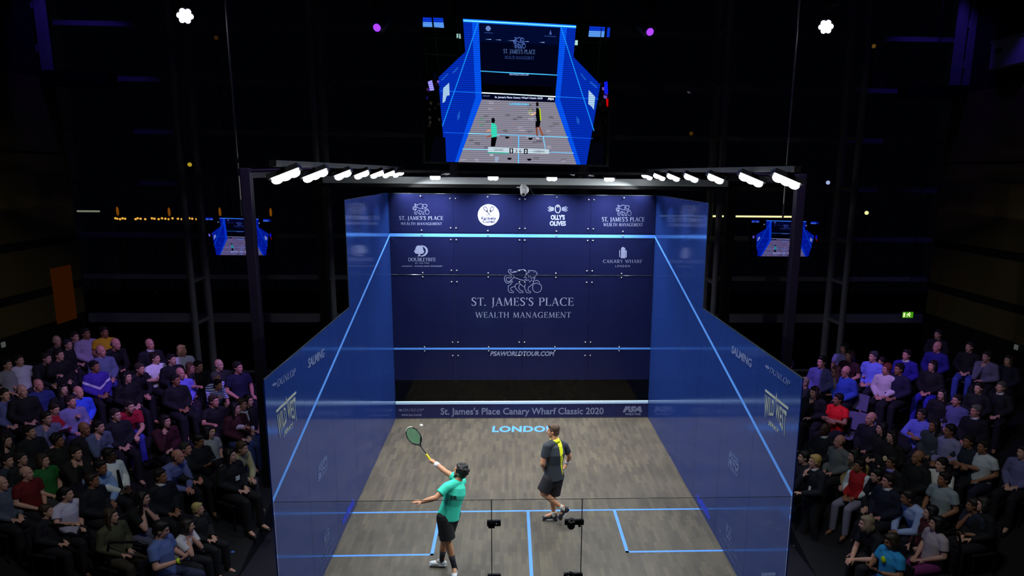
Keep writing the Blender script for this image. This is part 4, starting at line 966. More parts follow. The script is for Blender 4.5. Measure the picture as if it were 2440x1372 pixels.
def J_seated(lean=-0.08, arms='lap', pitch=0.0, yaw=0.0):
    u = V((math.sin(lean), 0, math.cos(lean))); pel = V((0, 0, 0.54)); J = {}
    J['pel'] = pel; J['waist'] = pel + u * 0.2; J['chest'] = pel + u * 0.37; J['neck'] = pel + u * 0.535
    J['tf'] = V((math.cos(lean), 0, -math.sin(lean)))
    J['hf'] = V((math.cos(pitch) * math.cos(yaw), math.cos(pitch) * math.sin(yaw), math.sin(pitch))); J['hu'] = V((0, 0, 1))
    J['head'] = J['neck'] + u * 0.09 + V((0.035, 0, 0.055))
    for k, s in (('L', 1), ('R', -1)):
        J['sh' + k] = pel + u * 0.465 + V((0, 0.18 * s, 0))
        J['hip' + k] = V((0.0, 0.095 * s, 0.53)); J['kn' + k] = V((0.43, 0.13 * s, 0.50)); J['an' + k] = V((0.45, 0.135 * s, 0.0)); J['to' + k] = V((0.62, 0.155 * s, -0.06))
    A = {'lap': (((-.02, .25, .78), (.2, .08, .66), (.9, -.5, -.1), (0, 0, -1)), ((-.02, -.25, .78), (.22, -.07, .65), (.9, .5, -.1), (0, 0, -1))),
         'thigh': (((0, .26, .78), (.25, .15, .66), (.95, 0, -.2), (0, 0, -1)), ((0, -.26, .78), (.25, -.15, .66), (.95, 0, -.2), (0, 0, -1))),
         'cross': (((.08, .27, .80), (.21, .0, .84), (.1, -1, .15), (-1, 0, -.2)), ((.08, -.27, .80), (.23, .0, .79), (.1, 1, .15), (-1, 0, -.2))),
         'chin': (((.1, .24, .74), (.3, .0, .68), (.4, -1, 0), (0, 0, -1)), ((.27, -.16, .72), (.2, -.05, .98), (-.25, .15, 1), (-1, .3, 0))),
         'both': (((.32, .14, .74), (.22, .05, .97), (-.2, -.1, 1), (-1, 0, 0)), ((.32, -.14, .74), (.22, -.05, .97), (-.2, .1, 1), (-1, 0, 0))),
         'lean': (((.32, .2, .66), (.5, .03, .60), (.9, -.4, -.2), (0, -.6, -.6)), ((.32, -.2, .66), (.5, -.03, .59), (.9, .4, -.2), (0, .6, -.6))),
         'hold': (((.02, .25, .78), (.24, .1, .80), (.9, -.3, .4), (0, -.5, .8)), ((.05, -.25, .78), (.28, -.09, .82), (.9, .3, .4), (0, .5, .8))),
         'reach': (((-.02, .25, .78), (.2, .08, .66), (.9, -.5, -.1), (0, 0, -1)), ((.1, -.26, .82), (.36, -.2, .86), (.95, .1, .2), (0, .3, -1)))}[arms]
    for k, a in zip('LR', A):
        J['el' + k], J['wr' + k], J['hd' + k], J['hp' + k] = (V(q) for q in a)
    return J
POSES = {'lap': J_seated(), 'thigh': J_seated(-0.02, 'thigh'), 'cross': J_seated(-0.1, 'cross'), 'chin': J_seated(0.22, 'chin', -0.05), 'both': J_seated(0.26, 'both', -0.05),
         'lean': J_seated(0.5, 'lean', -0.12), 'hold': J_seated(-0.04, 'hold', -0.3), 'reach': J_seated(0.02, 'reach')}
# a low perch on the floor, knees drawn up, for the people behind the front wall
Jf = J_seated(0.1, 'both'); 
POSES['floor'] = Jf
# a standing official
Js = J_seated(0.0, 'chin'); UP = V((0, 0, 0.42))
for q in ('pel', 'waist', 'chest', 'neck', 'head', 'shL', 'shR', 'elL', 'elR', 'wrL', 'wrR'): Js[q] = Js[q] + UP
for k, s in (('L', 1), ('R', -1)):
    Js['hip' + k] = V((0, 0.095 * s, 0.93)); Js['kn' + k] = V((0.02, 0.1 * s, 0.5)); Js['an' + k] = V((0.0 - 0.05 * s, 0.11 * s, 0.09)); Js['to' + k] = V((0.17 - 0.05 * s, 0.13 * s, 0.03))
POSES['stand'] = Js
PARTS = {}
def sided(pose, sd):
    # the head turns towards the court: to the figure's left on the left stand, to its right on the right stand
    J = POSES[pose]
    if not sd: return J
    K = dict(J); K['hf'] = Matrix.Rotation(0.42 * sd, 3, 'Z') @ V(J['hf']); return K
def part(pose, kind, sd=0):
    key = (pose, kind, sd)
    if key not in PARTS:
        J = sided(pose, sd)
        if kind == 'body': me = body_mesh(J, 'body', 0.0115, eye=0.013)
        elif kind == 's': me = shirt_mesh(J, 'shirt', 0.013, sleeve=0.62)
        elif kind == 'l': me = shirt_mesh(J, 'shirt', 0.013, sleeve=2)
        elif kind == 'trousers': me = trouser_mesh(J, 'trousers', 0.014)
        elif kind in ('shoeL', 'shoeR'): me = shoe_mesh(J['an' + kind[-1]], J['to' + kind[-1]], 'shoe', 0.012)
        n = 3 if kind == 'body' else 1
        for _ in range(n): me.materials.append(None)
        PARTS[key] = me
    return PARTS[key]
SKIN = {'p': 'd2a08a', 'b': '9a6a4c', 'd': '4a3024', 'r': 'd09080'}
for h in HAIR.values(): h.materials.append(None)
m_eye = mat('eye_dark', '1a1412', 0.3); m_lip = mat('lips', '9a5a50', 0.5)
m_shoe = mat('dark_shoe', '1c1a1a', 0.5)
def slot(o, i, m): o.material_slots[i].link = 'OBJECT'; o.material_slots[i].material = m
def figure(loc, rotz, pose, sleeve, shirt, hair, hcol, skin, pants, label, group=None, s=1.0, shirt_m=None, shoe=None, sd=0):
    t = thing('person', label, 'person', loc, rotz, group); t.scale = (s, s, s)
    J = sided(pose, sd)
    o = put('body', part(pose, 'body', sd), None, t); slot(o, 0, mat('skin', SKIN[skin], 0.55, var=0.05)); slot(o, 1, m_eye); slot(o, 2, m_lip)
    o = put('shirt', part(pose, sleeve), None, t); slot(o, 0, shirt_m or mat('fabric', shirt, 0.85, var=0.1, scale=14))
    o = put('trousers', part(pose, 'trousers'), None, t); slot(o, 0, mat('trouser_cloth', pants, 0.85, var=0.12, scale=14))
    for k in 'LR':
        o = put('shoe', part(pose, 'shoe' + k), None, t); slot(o, 0, shoe or m_shoe)
    if hair != 'bald':
        f, l, u = head_axes(J['hf'], J['hu'])
        o = put('hair', HAIR[hair], None, t); slot(o, 0, mat('hair_strands', hcol, 0.6, var=0.3, scale=60))
        o.matrix_local = Matrix.Translation(J['head']) @ Matrix((f, l, u)).transposed().to_4x4()
    return t
# ------------------------------------------------------------------ audience chairs (legs cut to the slope of the ramp)
def chair_parts():
    b = nb(); box(b, -0.2, 0.24, -0.22, 0.22, 0.40, 0.445, 0.015); seat = mesh_of(b, 'seat')
    b = nb(); prism(b, [(-0.19, -0.21, 0.50), (-0.23, -0.21, 0.50), (-0.28, -0.21, 0.84), (-0.25, -0.21, 0.84)], V((0, 0.42, 0))); back = mesh_of(b, 'backrest')
    b = nb()
    for y in (-0.2, 0.2):
        tube(b, [(0.21, y, -0.04), (0.2, y, 0.41)], 0.012, 6, (False, False)); tube(b, [(-0.22, y, 0.035), (-0.2, y, 0.45), (-0.26, y, 0.82)], 0.012, 6, (False, False))
    fr = mesh_of(b, 'frame')
    mc = mat('chair_plastic', '24222c', 0.45); seat.materials.append(mc); back.materials.append(mc); fr.materials.append(m_black)
    return (('seat', seat), ('backrest', back), ('frame', fr))
CHAIR = chair_parts()
def chair(loc, rotz, label, m=None):
    t = thing('stand_chair', label, 'chair', loc, rotz, 'chairs on the stands')
    for n, me in CHAIR:
        o = put(n, me, None, t)
        if m and n != 'frame': slot(o, 0, m)
    return t

# ------------------------------------------------------------------ audience: one line per person
# head pixel u v | pose sleeve shirt hair haircolour skin trousers scale | clothing phrase (unique) | where
LEFT = '''
17 869|lap s 8f8f98 short 1a1512 p 20202a 1|a plain grey t-shirt at the far left edge|behind a shaved head
46 859|thigh s d4d4e4 short 2a1d15 p 303040 1|a white t-shirt with a dark diagonal strap|seated far left
111 854|lean l 14181a short 2a2018 p 20202a 1|a black jumper, bowed forward with bare nape|right of the strapped t-shirt
141 846|reach l 101014 short 1c1410 p 20202a 1|a black pullover with open hands held out|upper left rows
136 813|lap l 1c1c22 fringe 8a8a8a p 20202a 1|a charcoal coat and pale grey hair|dim on the top left row
162 821|lap l 15151b short 30303a p 20202a .95|a charcoal top, mostly hidden between two heads|top left row
178 803|lap l 101018 short 26221e p 20202a 1|a black jacket beside the lilac jumper|top left row
204 795|lap l a094b4 short 1c1a18 b 20202a 1.05|a lilac jumper|tall on the top left row
248 792|lap s d0a410 short 1a1614 b 20202a 1.03|a bright yellow top|top left row
241 837|lap l 626c90 fringe 6a6068 r 3a46a0 1.05|a slate blue shirt and blue jeans|below the yellow top
276 820|lean l 0c0c12 fringe 55504e r 14141c 1.05|a black suit, bald and bowing|right of the yellow top
357 821|lap l 12121c fringe 3a3436 r 14141c 1.03|a dark blazer with a pale collar, balding|highest of the middle left rows
226 874|lap l 3e2aa0 short 14100e b 14141c 1|a purple jersey with a pale chest chevron|left stand
370 854|cross s ece8f8 short 2a1c14 p 14141c 1|a white v-neck t-shirt with folded arms|left stand
302 899|lap l 0c0c10 long 0a0808 p 14141c 1|a black top and long straight black hair|upper middle of the left stand
333 879|lean l 16161e short 3a2c24 r 14141c 1|a dark jacket, leaning forward beside the long black hair|left stand
409 857|lap l 0e0e18 short 14100e p 14141c 1|a dark suit beside the white blouse|left stand
434 836|lap s e4dcf4 bob b09060 r 14141c 1|a white blouse with glasses pushed up on the head|left stand
430 890|lap l 7472e8 fringe 5a5458 r 1c1c2c 1|a bright cornflower blue shirt|left stand
455 877|lap s e09a88 long 5a3c2a r 2a1828 .97|a peach strappy top and long brown hair|left stand
473 873|reach s 14141e short 1c1410 r 14141c .97|a black t-shirt with bare forearms beside the peach top|left stand
522 870|lap l 1e1e24 fringe 8a8680 p 14141c 1|a dim dark top before the steel column|far end of the left stand
567 876|thigh s 17173c short 1c1612 r 16162c 1.05|a navy t-shirt at the far end by the black gantry post|left stand
515 899|reach s e8e8ff short 8a78a8 r 20203a .92|a white and blue striped shirt|left stand
520 917|lean s 0e0e16 short 1c1412 r 14141c .9|a black top, partly covering the striped shirt|left stand
418 906|lap l 101016 short 14100e b 14141c 1|a black coat left of the cornflower blue shirt|left stand
11 941|lap l 5c629a short 221a14 p 20202a 1|a blue shirt cut by the left edge of the picture|upper rows
53 932|lap l 0d0d12 fringe 3a3030 p 14141c 1.03|a black sweater, shaved head turned right|below the strapped t-shirt
92 918|lap l 28387a fringe 5a5050 r 14141c 1|a dark royal blue shirt, elderly|left stand upper rows
150 928|lap l 0b0d14 long 0c0a08 p 14141c 1|a black top with black hair seen from behind|left of the white-haired man
187 935|reach l 3a5cf4 fringe e0d8f0 r 14141c 1|a vivid blue jacket and white hair|left stand
169 957|lap l 8884ba short 302420 r 303060 1|a pale checked shirt|in front of the white hair
129 975|hold l a81828 short 201612 p 14141c .97|a red collared top holding a programme|left stand
111 997|chin l 6a7290 short 201a14 p 20202a 1|a grey blue shirt, chin in hand|below the red collar
71 1029|lap l 171b1f short 201612 p 14141c 1|a dark zipped jacket|left stand, below the grey blue shirt
14 1050|chin l 25281f long 1c1410 p 14141c 1|a dark olive jumper, hand to the mouth|left edge
201 1022|lap l 0f0f12 fringe 241c1a b 14141c 1.03|a black shirt, shaved head seen from behind|middle of the left stand
235 1017|chin l 55657a short 0c0c0e p 14141c 1|a pale blue shirt under a grey jacket|left stand
276 989|lap l 11131c short 2c2420 p 14141c 1|a navy suit with a hanging lanyard|left of the dark red t-shirt
308 969|lean s a81030 short 2a2220 p 3238a0 1|a dark red t-shirt with clasped hands|left stand
394 1004|chin l 3c0c1a bob 1c1412 p 14141c 1|a maroon jumper, fist under chin|middle of the left stand
138 1050|lap l 13150f curly 120e0a b 14141c 1|a black top and round dark curly hair|left stand
261 1085|lap l e6eee8 short 100c0a d 14141c 1.05|a white shirt with a long black tie|left stand
510 956|reach s 0f0f16 short 3a2a22 r 30202a 1|a black t-shirt with a lime tag at the hip|left stand
561 973|lap l 3c1016 long 0c0808 p 3a4a78 1|a dark wine top and long black hair|near the glass wall
576 964|reach l d6d0d4 short 4a3424 r 3a4a8a .97|a white jumper beside the glass wall|left stand
592 955|lap s 0b0b0e long 100c0a p 3a4468 .97|a black tee with dark hair, closest to the glass wall|left stand
497 1030|lap s a0a69e bob 100c0a p 14141c 1|a pale grey t-shirt and black bobbed hair|left stand
473 1050|hold l 0e1016 short 181210 b 14141c 1|a black suit holding a white sheet|left stand
443 1069|lap l 16181c short 3a3632 r 14141c .97|a charcoal suit behind the lavender shirt|left stand
424 1088|lean l 7078b4 fringe 40302a r 14141c 1.03|a lavender shirt, hands clasped at the knees|left stand
577 1068|lean l b8b286 short 4a3826 p 3a3a44 1|a beige jacket over dark trousers|by the glass wall on the left
548 1085|lap l 0d0f13 long 0e0a08 p 101014 1.03|a black suit with a square white badge|left front rows
63 1128|lap s 6a0808 fringe 5a544e p 14141c 1|a dark brick red t-shirt with a white print|lower left
102 1098|lap s 1a6a2c bob 3a2e20 p 3a3a3a 1|a green t-shirt|lower left
51 1093|lap l 1b1c1e short 2a2826 p 14141c .95|a dim dark coat above the brick red t-shirt|lower left
3 1152|lap l 525a6c fringe 5a5450 p 14141c 1|a grey jumper, lowest at the left edge|lower left
18 1098|lap l 2c3444 short 1c1814 p 14141c .95|a slate shirt, dim at the left edge|left of the dark coat
181 1080|both l 15150f short 201812 p 14141c 1|a black top resting the cheek on both hands|lower left
158 1178|reach s ccc6dc tied 14100e p 14141c 1|a white polo shirt with one arm stretched out|lower left
111 1218|lap l 15151c short 3a2a1c p 14141c .9|a dim dark top behind a black handrail|lower left
240 1114|lean l 90b0e4 short 1a1410 b 1a1a2c 1.05|a sky blue shirt, bent far forward|left of the black tie
220 1145|lap l 10121a short 2a1c14 b 14141c 1|a navy jacket left of the sky blue shirt|lower left
382 1135|lap l 0e1019 short 1c1410 b 14141c 1.03|a navy suit and pale shirt collar|below the lavender shirt
340 1187|both s 0c0c0a long 14100a p 5a5a72 1|a black top, elbows up with hands at the chin|lower left
265 1230|lap l 4c4c34 long 3c3220 p 3a3428 1|an olive green top and long brown hair|lower left
383 1262|hold s 6278b4 short 1c1612 p 2a3050 1.08|a denim blue shirt with a lime wristband|lower left front
472 1213|lap l 17171c short c0a868 p 14141c .85|a dark top, child with blond hair|left front row
447 1254|both s dcd8dc bob 2a2018 p 16161e .9|a white t-shirt, child hugging one knee|left front row
'''
RIGHT = '''
1880 872|lap l 14141c short 1c1612 r 14141c 1|a dark top, only glasses and brow above the glass wall|far end of the right stand
1958 863|lap l 5c5a9c short 14100e r 14141c 1.08|a dusty blue shirt, tall and alone at the far end|right stand
2012 831|lap s 8a80b8 long 14100e r 14141c 1|a lilac top and long dark hair|highest of the right stand
2025 848|lap s 34101c bob 2a1614 r 14141c 1|a maroon t-shirt|beside the lilac top
1991 885|chin l b8a8a0 long 5a3a30 r 14141c .97|a patterned scarf and glasses, hand at the mouth|right stand
2015 886|lap l 2c4ab0 fringe 3a2a28 r 14141c 1.03|a royal blue jacket, bald with glasses|right stand
2081 850|lap l 7c88f4 short 3a3440 r 1c1c2c 1.03|a light blue shirt, leaning on bare hands|right stand top
2098 862|reach l 5c568a short 2a1c1c r 14141c .9|a grey blue top, peeking over the auburn curls|right stand
2112 880|lap l d8c4d0 curly 6a2a24 r 14141c 1|a white blouse and big auburn curls|right stand
2142 880|lap l 181838 short 0c0a0a b 14141c 1.05|a navy sweater right of the auburn curls|right stand
2160 846|lap l 281c90 short 1c1412 r 14141c 1.03|an indigo blazer and open white collar|right stand
2233 827|lap l 1c1878 fringe 3a2a2c r 14141c 1.05|an indigo jacket, bald, high in the stand|right stand
2222 872|lap l 0d0d12 bob 1c1412 r 2a2ab0 1|a black top and bright blue jeans|right stand
2235 797|lap l 14141c short 2a2828 p 14141c .95|a dim coat, highest head near the exit sign|right stand
2310 827|lap l 0e0e12 short 2a2422 p 3c50a8 1|a black jumper and mid blue jeans|high on the right
2351 850|chin l 6c6a80 short 2a2620 p 14141c 1.03|a pale grey sweater, hand to the face|high on the right
2403 859|lap l 14182c long 2a2018 p 14141c 1|a dark navy coat, last at the upper right|right edge
2332 925|lap l 11151a short 1c1612 p 14141c 1|a dark green jacket below the grey sweater|right stand
2385 923|lap l 11121a short 5a5650 p 14141c 1|a black coat with a pale scarf, grey-haired|right edge rows
1940 935|chin l 0d0d11 bob 241814 p 14141c 1|a black top, wrist under chin beside the glass wall|right stand
1916 912|lap l 1a181a short 8a7a6a p 2a3a50 .95|a dark speckled top half behind the glass wall|right stand
1997 952|cross s e80c14 short 0c0a0a b 14141c 1|a vivid red t-shirt with folded arms|right stand
1965 1024|lap l 101218 fringe 1c1614 d 14141c 1.03|a dark jacket with a white collar band|below the vivid red t-shirt
2000 1052|lap l 6a6e68 fringe 4a3428 r 14141c 1|a grey tweed jacket and dark tie|right stand
2075 998|lap l 11121e fringe 5a403a r 14141c 1.05|a dark suit, bald with a shining crown|middle of the right stand
2101 1021|lap l 15130c long 0e0a08 p 14141c 1|a black dress and straight black hair|right stand
2125 1040|lap l 14110f long 16100c p 14141c 1|a black top and a pale disc pendant|right stand
2197 988|cross l 666ed0 short 1c1a1a b 14141c 1|a powder blue jumper, hands folded|right stand
2226 1014|lap l 303c38 long 1c1812 b 14141c 1|a dark sage top and long brown hair|right of the powder blue jumper
2245 940|lap l 0c0c10 long 100c0c p 14141c 1|a black blouse, long hair parted beside a pale face|right stand
2280 954|lap l 5c5c90 short 1c1612 r 14141c 1|a muted blue shirt, upright beside the long dark hair|right stand
2325 980|lap l 10111a short 5a5452 r 14141c 1.05|a black jacket with a white shirt collar, silver hair|right stand
2263 1027|lap l 8c88b0 short 1c1410 b 14141c 1.05|a pale lilac shirt|right stand
2308 1052|cross s 16202c short 1c1612 b 14141c 1.03|a dark slate t-shirt with a bare forearm|right stand
2343 1065|reach s c4cccc short 1c1612 b 1a1c34 1.05|a white shirt with sleeves rolled up|right stand
2438 1078|lap l 6c6c9c short 1c1612 p 14141c 1.05|a lavender sweater cut by the right edge|right edge
1941 1100|stand l 12131f short c8a860 p 1c1c22 1|a navy blazer, standing official with blond hair|by the right glass wall
1916 1090|lap l 121216 short 1c1612 p 14141c 1|a dark suit behind the standing official|right front
2035 1086|lean l a08850 bob 14100c p 14141c 1|a tan coat with an orange patch|right stand
2048 1110|lap l e0e8e4 short 0e0a0a b 8c8ca4 .95|a white-sleeved jacket with red body|right front rows
2089 1133|lean l 10141e short 0a0a0c p 14141c 1.03|a navy polo with a small white crest|right front rows
2116 1146|lap l 12162c short 201610 r 14141c 1.05|a navy jumper over a shirt collar|right front rows
2163 1186|lean l a4b8e0 short 16110e b 16161e 1.06|a light blue oxford shirt with clasped hands|right front rows
2187 1090|lap l 0e1012 fringe 3a2c26 b 14141c 1.05|a dark overcoat, bald head bowed|middle of the right stand
2243 1107|cross l d8dcd4 short 0e0a08 p 14141c 1|a white shirt with tightly crossed arms|right stand
2249 1142|thigh s 8c9a9a short 1c120e b 14141c 1.06|a grey-green t-shirt in front of the crossed arms|right stand
2125 1102|lap l 14141a short 1c1612 b 14141c .97|a dark top with a lilac scarf|behind the navy jumper
2065 1248|lean s 0e0e16 bob 8a7c62 p 14141c 1.05|a black polo and ash blond hair|right front row
2125 1290|hold s 2a94cc bob 2c2414 b 1a2a60 1|a turquoise t-shirt with a lime ball badge|right front row
2217 1222|lap l 480e14 bob 100c0c p 14141c 1|a burgundy jumper|right front rows
2232 1248|lap s b8a8ac bob 0e0a0c p 7a2a6a 1|a pale pink top and colourful skirt|behind the right handrail
2318 1204|chin s 1c2234 short 201812 b 14141c .95|a navy polo shirt with a thin white stripe|lower right
2341 1202|lap l 111113 bob 2a2420 p 14141c 1|a dim black coat behind the navy polo shirt|lower right
'''
m_stripe = None
def striped(name, c1, c2, sc_, direction):
    m, nt, N, L, b_ = newmat(name)
    tc = N.new('ShaderNodeTexCoord'); w = N.new('ShaderNodeTexWave'); w.bands_direction = direction; w.inputs['Scale'].default_value = sc_
    cr = N.new('ShaderNodeValToRGB'); cr.color_ramp.interpolation = 'CONSTANT'; cr.color_ramp.elements[0].color = (*srgb(c1), 1); cr.color_ramp.elements[1].position = 0.5; cr.color_ramp.elements[1].color = (*srgb(c2), 1)
    L.new(tc.outputs['Object'], w.inputs['Vector']); L.new(w.outputs['Fac'], cr.inputs[0]); L.new(cr.outputs[0], b_.inputs['Base Color']); b_.inputs['Roughness'].default_value = 0.85
    return m
def banded(name, base, band, z0, z1):
    # cloth with one pale band across the chest, set by height on the garment
    m, nt, N, L, b_ = newmat(name)
    tc = N.new('ShaderNodeTexCoord'); sp = N.new('ShaderNodeSeparateXYZ'); ab = N.new('ShaderNodeMath'); ab.operation = 'ABSOLUTE'; ad = N.new('ShaderNodeMath'); ad.operation = 'MULTIPLY_ADD'; ad.inputs[1].default_value = -0.6
    cr = N.new('ShaderNodeValToRGB'); cr.color_ramp.interpolation = 'CONSTANT'; e = cr.color_ramp.elements
    e[0].color = (*srgb(base), 1); e[1].position = z0; e[1].color = (*srgb(band), 1); k = e.new(z1); k.color = (*srgb(base), 1)
    L.new(tc.outputs['Object'], sp.inputs[0]); L.new(sp.outputs['Y'], ab.inputs[0]); L.new(ab.outputs[0], ad.inputs[0]); L.new(sp.outputs['Z'], ad.inputs[2]); L.new(ad.outputs[0], cr.inputs[0]); L.new(cr.outputs[0], b_.inputs['Base Color']); b_.inputs['Roughness'].default_value = 0.85
    return m
def sleeved(name, body, arm):
    m, nt, N, L, b_ = newmat(name)
    tc = N.new('ShaderNodeTexCoord'); sp = N.new('ShaderNodeSeparateXYZ'); ab = N.new('ShaderNodeMath'); ab.operation = 'ABSOLUTE'
    cr = N.new('ShaderNodeValToRGB'); cr.color_ramp.interpolation = 'CONSTANT'; e = cr.color_ramp.elements; e[0].color = (*srgb(body), 1); e[1].position = 0.155; e[1].color = (*srgb(arm), 1)
    L.new(tc.outputs['Object'], sp.inputs[0]); L.new(sp.outputs['Y'], ab.inputs[0]); L.new(ab.outputs[0], cr.inputs[0]); L.new(cr.outputs[0], b_.inputs['Base Color']); b_.inputs['Roughness'].default_value = 0.8
    return m
SPECIAL = {'striped shirt': striped('striped_cloth', 'f0f0ff', '4a50c0', 7.0, 'Z'), 'chest chevron': banded('chevron_cloth', '3e2aa0', 'e0dcf0', 0.74, 0.80), 'checked': striped('checked_cloth', '9894c8', '6a66a0', 22.0, 'DIAGONAL'), 'with red body': sleeved('varsity_cloth', 'b01018', 'dce6e2'), 'patterned scarf': striped('scarf_cloth', 'c8b8b0', '2a2630', 16.0, 'DIAGONAL')}
HOLD = {}
PLACED = []
for text, sx in ((LEFT, -1), (RIGHT, 1)):
    for ln in text.strip().split('\n'):
        uv, at_, short, where = ln.split('|')
        u, v = map(float, uv.split()); pose, slv, shc, hair, hc, sk, pn, s = at_.split(); s = float(s)
        J = POSES[pose]; jr = random.Random(int(u * 7 + v)); jit = jr.uniform(-0.15, 0.15); d = ray(u, v)
        # put the head on its line of sight, the seat on the sloping stand; far rows turn towards the viewer
        rz = 0 if sx < 0 else PI
        for it in range(3):
            h = Matrix.Rotation(rz, 3, 'Z') @ (V(J['head']) * s)
            lo, hi = 1.0, 80.0
            for _ in range(50):
                mid = (lo + hi) / 2; q = CC + d * mid
                if q.z > (ramp_z(q.x - h.x, q.y - h.y) if pose != 'stand' else FZ) + h.z: lo = mid
                else: hi = mid
            q = CC + d * lo; base = V((q.x - h.x, q.y - h.y, ramp_z(q.x - h.x, q.y - h.y) if pose != 'stand' else FZ))
            tt = max(0.0, min(1.0, (base.y + 9.5) / 6.0))
            rz = (-0.75 * tt + jit) if sx < 0 else (PI + 0.75 * tt + jit)
        label = 'person in %s, %s' % (short, where)
        if len(label.split()) > 16: label = 'person in ' + short
        sm = next((m for k2, m in SPECIAL.items() if k2 in short), None)
        t = figure(base, rz, pose, slv, shc, hair, hc, sk, pn, label, 'spectators on the %s stand' % ('left' if sx < 0 else 'right'), s, sm, mat('white_shoe', 'd8dcdc', 0.5) if 'hugging' in short else None, 1 if sx < 0 else -1)
        HOLD[short] = (t, rz, s); PLACED.append((base, short))
        if pose != 'stand':
            lb = 'black chair under person in ' + short
            chair(base, rz if abs(rz) < 1 else rz, ' '.join(lb.split()[:16]))
for i, (a, n1) in enumerate(PLACED):
    for b_, n2 in PLACED[i + 1:]:
        if (a - b_).length < 0.40: print('CLOSE %.2f | %s | %s' % ((a - b_).length, n1, n2))
# empty chairs on the right stand, violet light painted into their seat colour
for u, v, lab in ((2030, 985, 'empty violet-lit chair right of the vivid red t-shirt'), (2022, 1034, 'empty violet-lit chair above the grey tweed jacket'), (2046, 1036, 'empty violet-lit chair left of the bald dark suit')):
    lo, hi = 1.0, 80.0; d = ray(u, v)
    for _ in range(60):
        mid = (lo + hi) / 2; q = CC + d * mid
        if q.z > ramp_z(q.x, q.y) + 0.44: lo = mid
        else: hi = mid
    q = CC + d * lo; chair((q.x, q.y, ramp_z(q.x, q.y)), PI + 0.5, lab, mat('violet_lit_seat', '6a6488', 0.5))
# --- small things people wear or hold
def on(short): return HOLD[next(k for k in HOLD if short in k)]
def worn(short, name, bm, m, smooth=True):
    t = on(short)[0]; o = put(name, mesh_of(bm, name, smooth) if smooth else bm, m, t); return o
def local_thing(short, name, label, cat, bm, m):
    t, rz, s = on(short); o = put(name, bm, m); o.matrix_world = Matrix.Translation(t.location) @ Matrix.Rotation(rz, 4, 'Z') @ Matrix.Scale(s, 4); tag(o, label, cat); return o
J = POSES['lap']; K = J['neck']
b = nb(); prism(b, [(0.115, -0.022, 0.985), (0.115, 0.022, 0.985), (0.155, 0.035, 0.66), (0.158, 0, 0.62), (0.155, -0.035, 0.66)], V((0.012, 0, 0))); worn('long black tie', 'tie', b, mat('black_cloth', '0c0e0c', 0.6), False)
def band(p, d, r, w):
    b = nb(); d = V(d).normalized(); p = V(p); tube(b, [p - d * w / 2, p + d * w / 2], r, 14, (False, False)); return b
Jh = POSES['hold']
worn('lime wristband', 'wristband', band(Jh['wrR'], Jh['hdR'], 0.042, 0.03), emit('lime_band', '000000', 0) if False else mat('lime_plastic', 'c8f010', 0.5))
b = nb(); prism(b, [(0.30, -0.12, 0.84), (0.47, -0.12, 0.93), (0.47, 0.09, 0.93), (0.30, 0.09, 0.84)], V((0.003, 0, -0.006))); local_thing('holding a programme', 'programme', 'pink and white programme held by the red collared spectator', 'booklet', b, mat('printed_paper', 'c890c8', 0.7, var=0.5, scale=30))
b = nb(); prism(b, [(0.30, -0.05, 0.84), (0.44, -0.05, 0.96), (0.44, 0.12, 0.96), (0.30, 0.12, 0.84)], V((0.003, 0, -0.004))); local_thing('holding a white sheet', 'paper_sheet', 'white sheet of paper held by the black suited spectator', 'paper', b, mat('paper', 'e4ece6', 0.7))
b = nb(); box(b, 0.335, 0.40, -0.06, 0.0, 0.84, 0.852, 0.003); local_thing('lime wristband', 'phone', 'dark phone held by the spectator with the lime wristband', 'phone', b, m_black)
b = nb(); box(b, 0.128, 0.136, -0.045, 0.04, 0.80, 0.88, 0.003); worn('square white badge', 'badge', b, mat('paper', 'e4ece6', 0.7), False)
b = nb(); ell(b, (0.16, -0.12, 0.66), (0.035, 0.04, 0.05)); worn('lime tag', 'tag', b, mat('lime_plastic', 'c8f010', 0.5))
b = nb(); ell(b, (0.155, 0.0, 0.82), (0.012, 0.045, 0.055)); worn('disc pendant', 'pendant', b, mat('pale_disc', 'e8d8a0', 0.4))
b = nb(); ell(b, (0.15, 0.02, 0.96), (0.02, 0.045, 0.055)); worn('lime ball badge', 'badge', b, mat('lime_plastic', 'c8f010', 0.5))
for sh in ('white shirt collar, silver', 'white collar band', 'pale scarf, grey', 'pale shirt collar', 'over a shirt collar', 'dark blazer with a pale', 'open white collar'):
    c0 = K + V((0.012, 0, 0.015)); b = nb(); tube(b, [c0 - V((0, 0, 0.02)), c0 + V((0, 0, 0.022))], [0.088, 0.07], 16, (False, False)); worn(sh, 'collar', b, mat('collar_cloth', 'd4d8d8', 0.7))
b = nb(); tube(b, [K + V((0.02, 0, -0.02)), K + V((0.02, 0, 0.03))], [0.1, 0.075], 16, (False, False)); worn('lilac scarf', 'scarf', b, mat('lilac_cloth', '8c84c8', 0.8))
Jl = POSES['lean']; b = nb(); ell(b, V(Jl['chest']) + V((0.14, 0.02, -0.06)), (0.03, 0.05, 0.05)); worn('orange patch', 'patch', b, mat('orange_cloth', 'f06a14', 0.7))
t = on('standing official')[0]; Jq = POSES['stand']
b = nb(); prism(b, [(0.135, 0.02, 1.22), (0.135, 0.07, 1.22), (0.15, 0.06, 1.06), (0.15, 0.02, 1.05)], V((0.008, 0, 0))); put('badge', b, mat('paper', 'e4ece6', 0.7), t)
b = nb(); tube(b, [V(Jq['neck']) + V((0.012, 0, -0.01)), V(Jq['neck']) + V((0.016, 0, 0.035))], [0.085, 0.07], 16, (False, False)); put('collar', mesh_of(b, 'collar', True), mat('collar_cloth', 'd4d8d8', 0.7), t)
for u, v, lab in ((1950, 1182, 'white folded paper on the standing official'),):
    pass
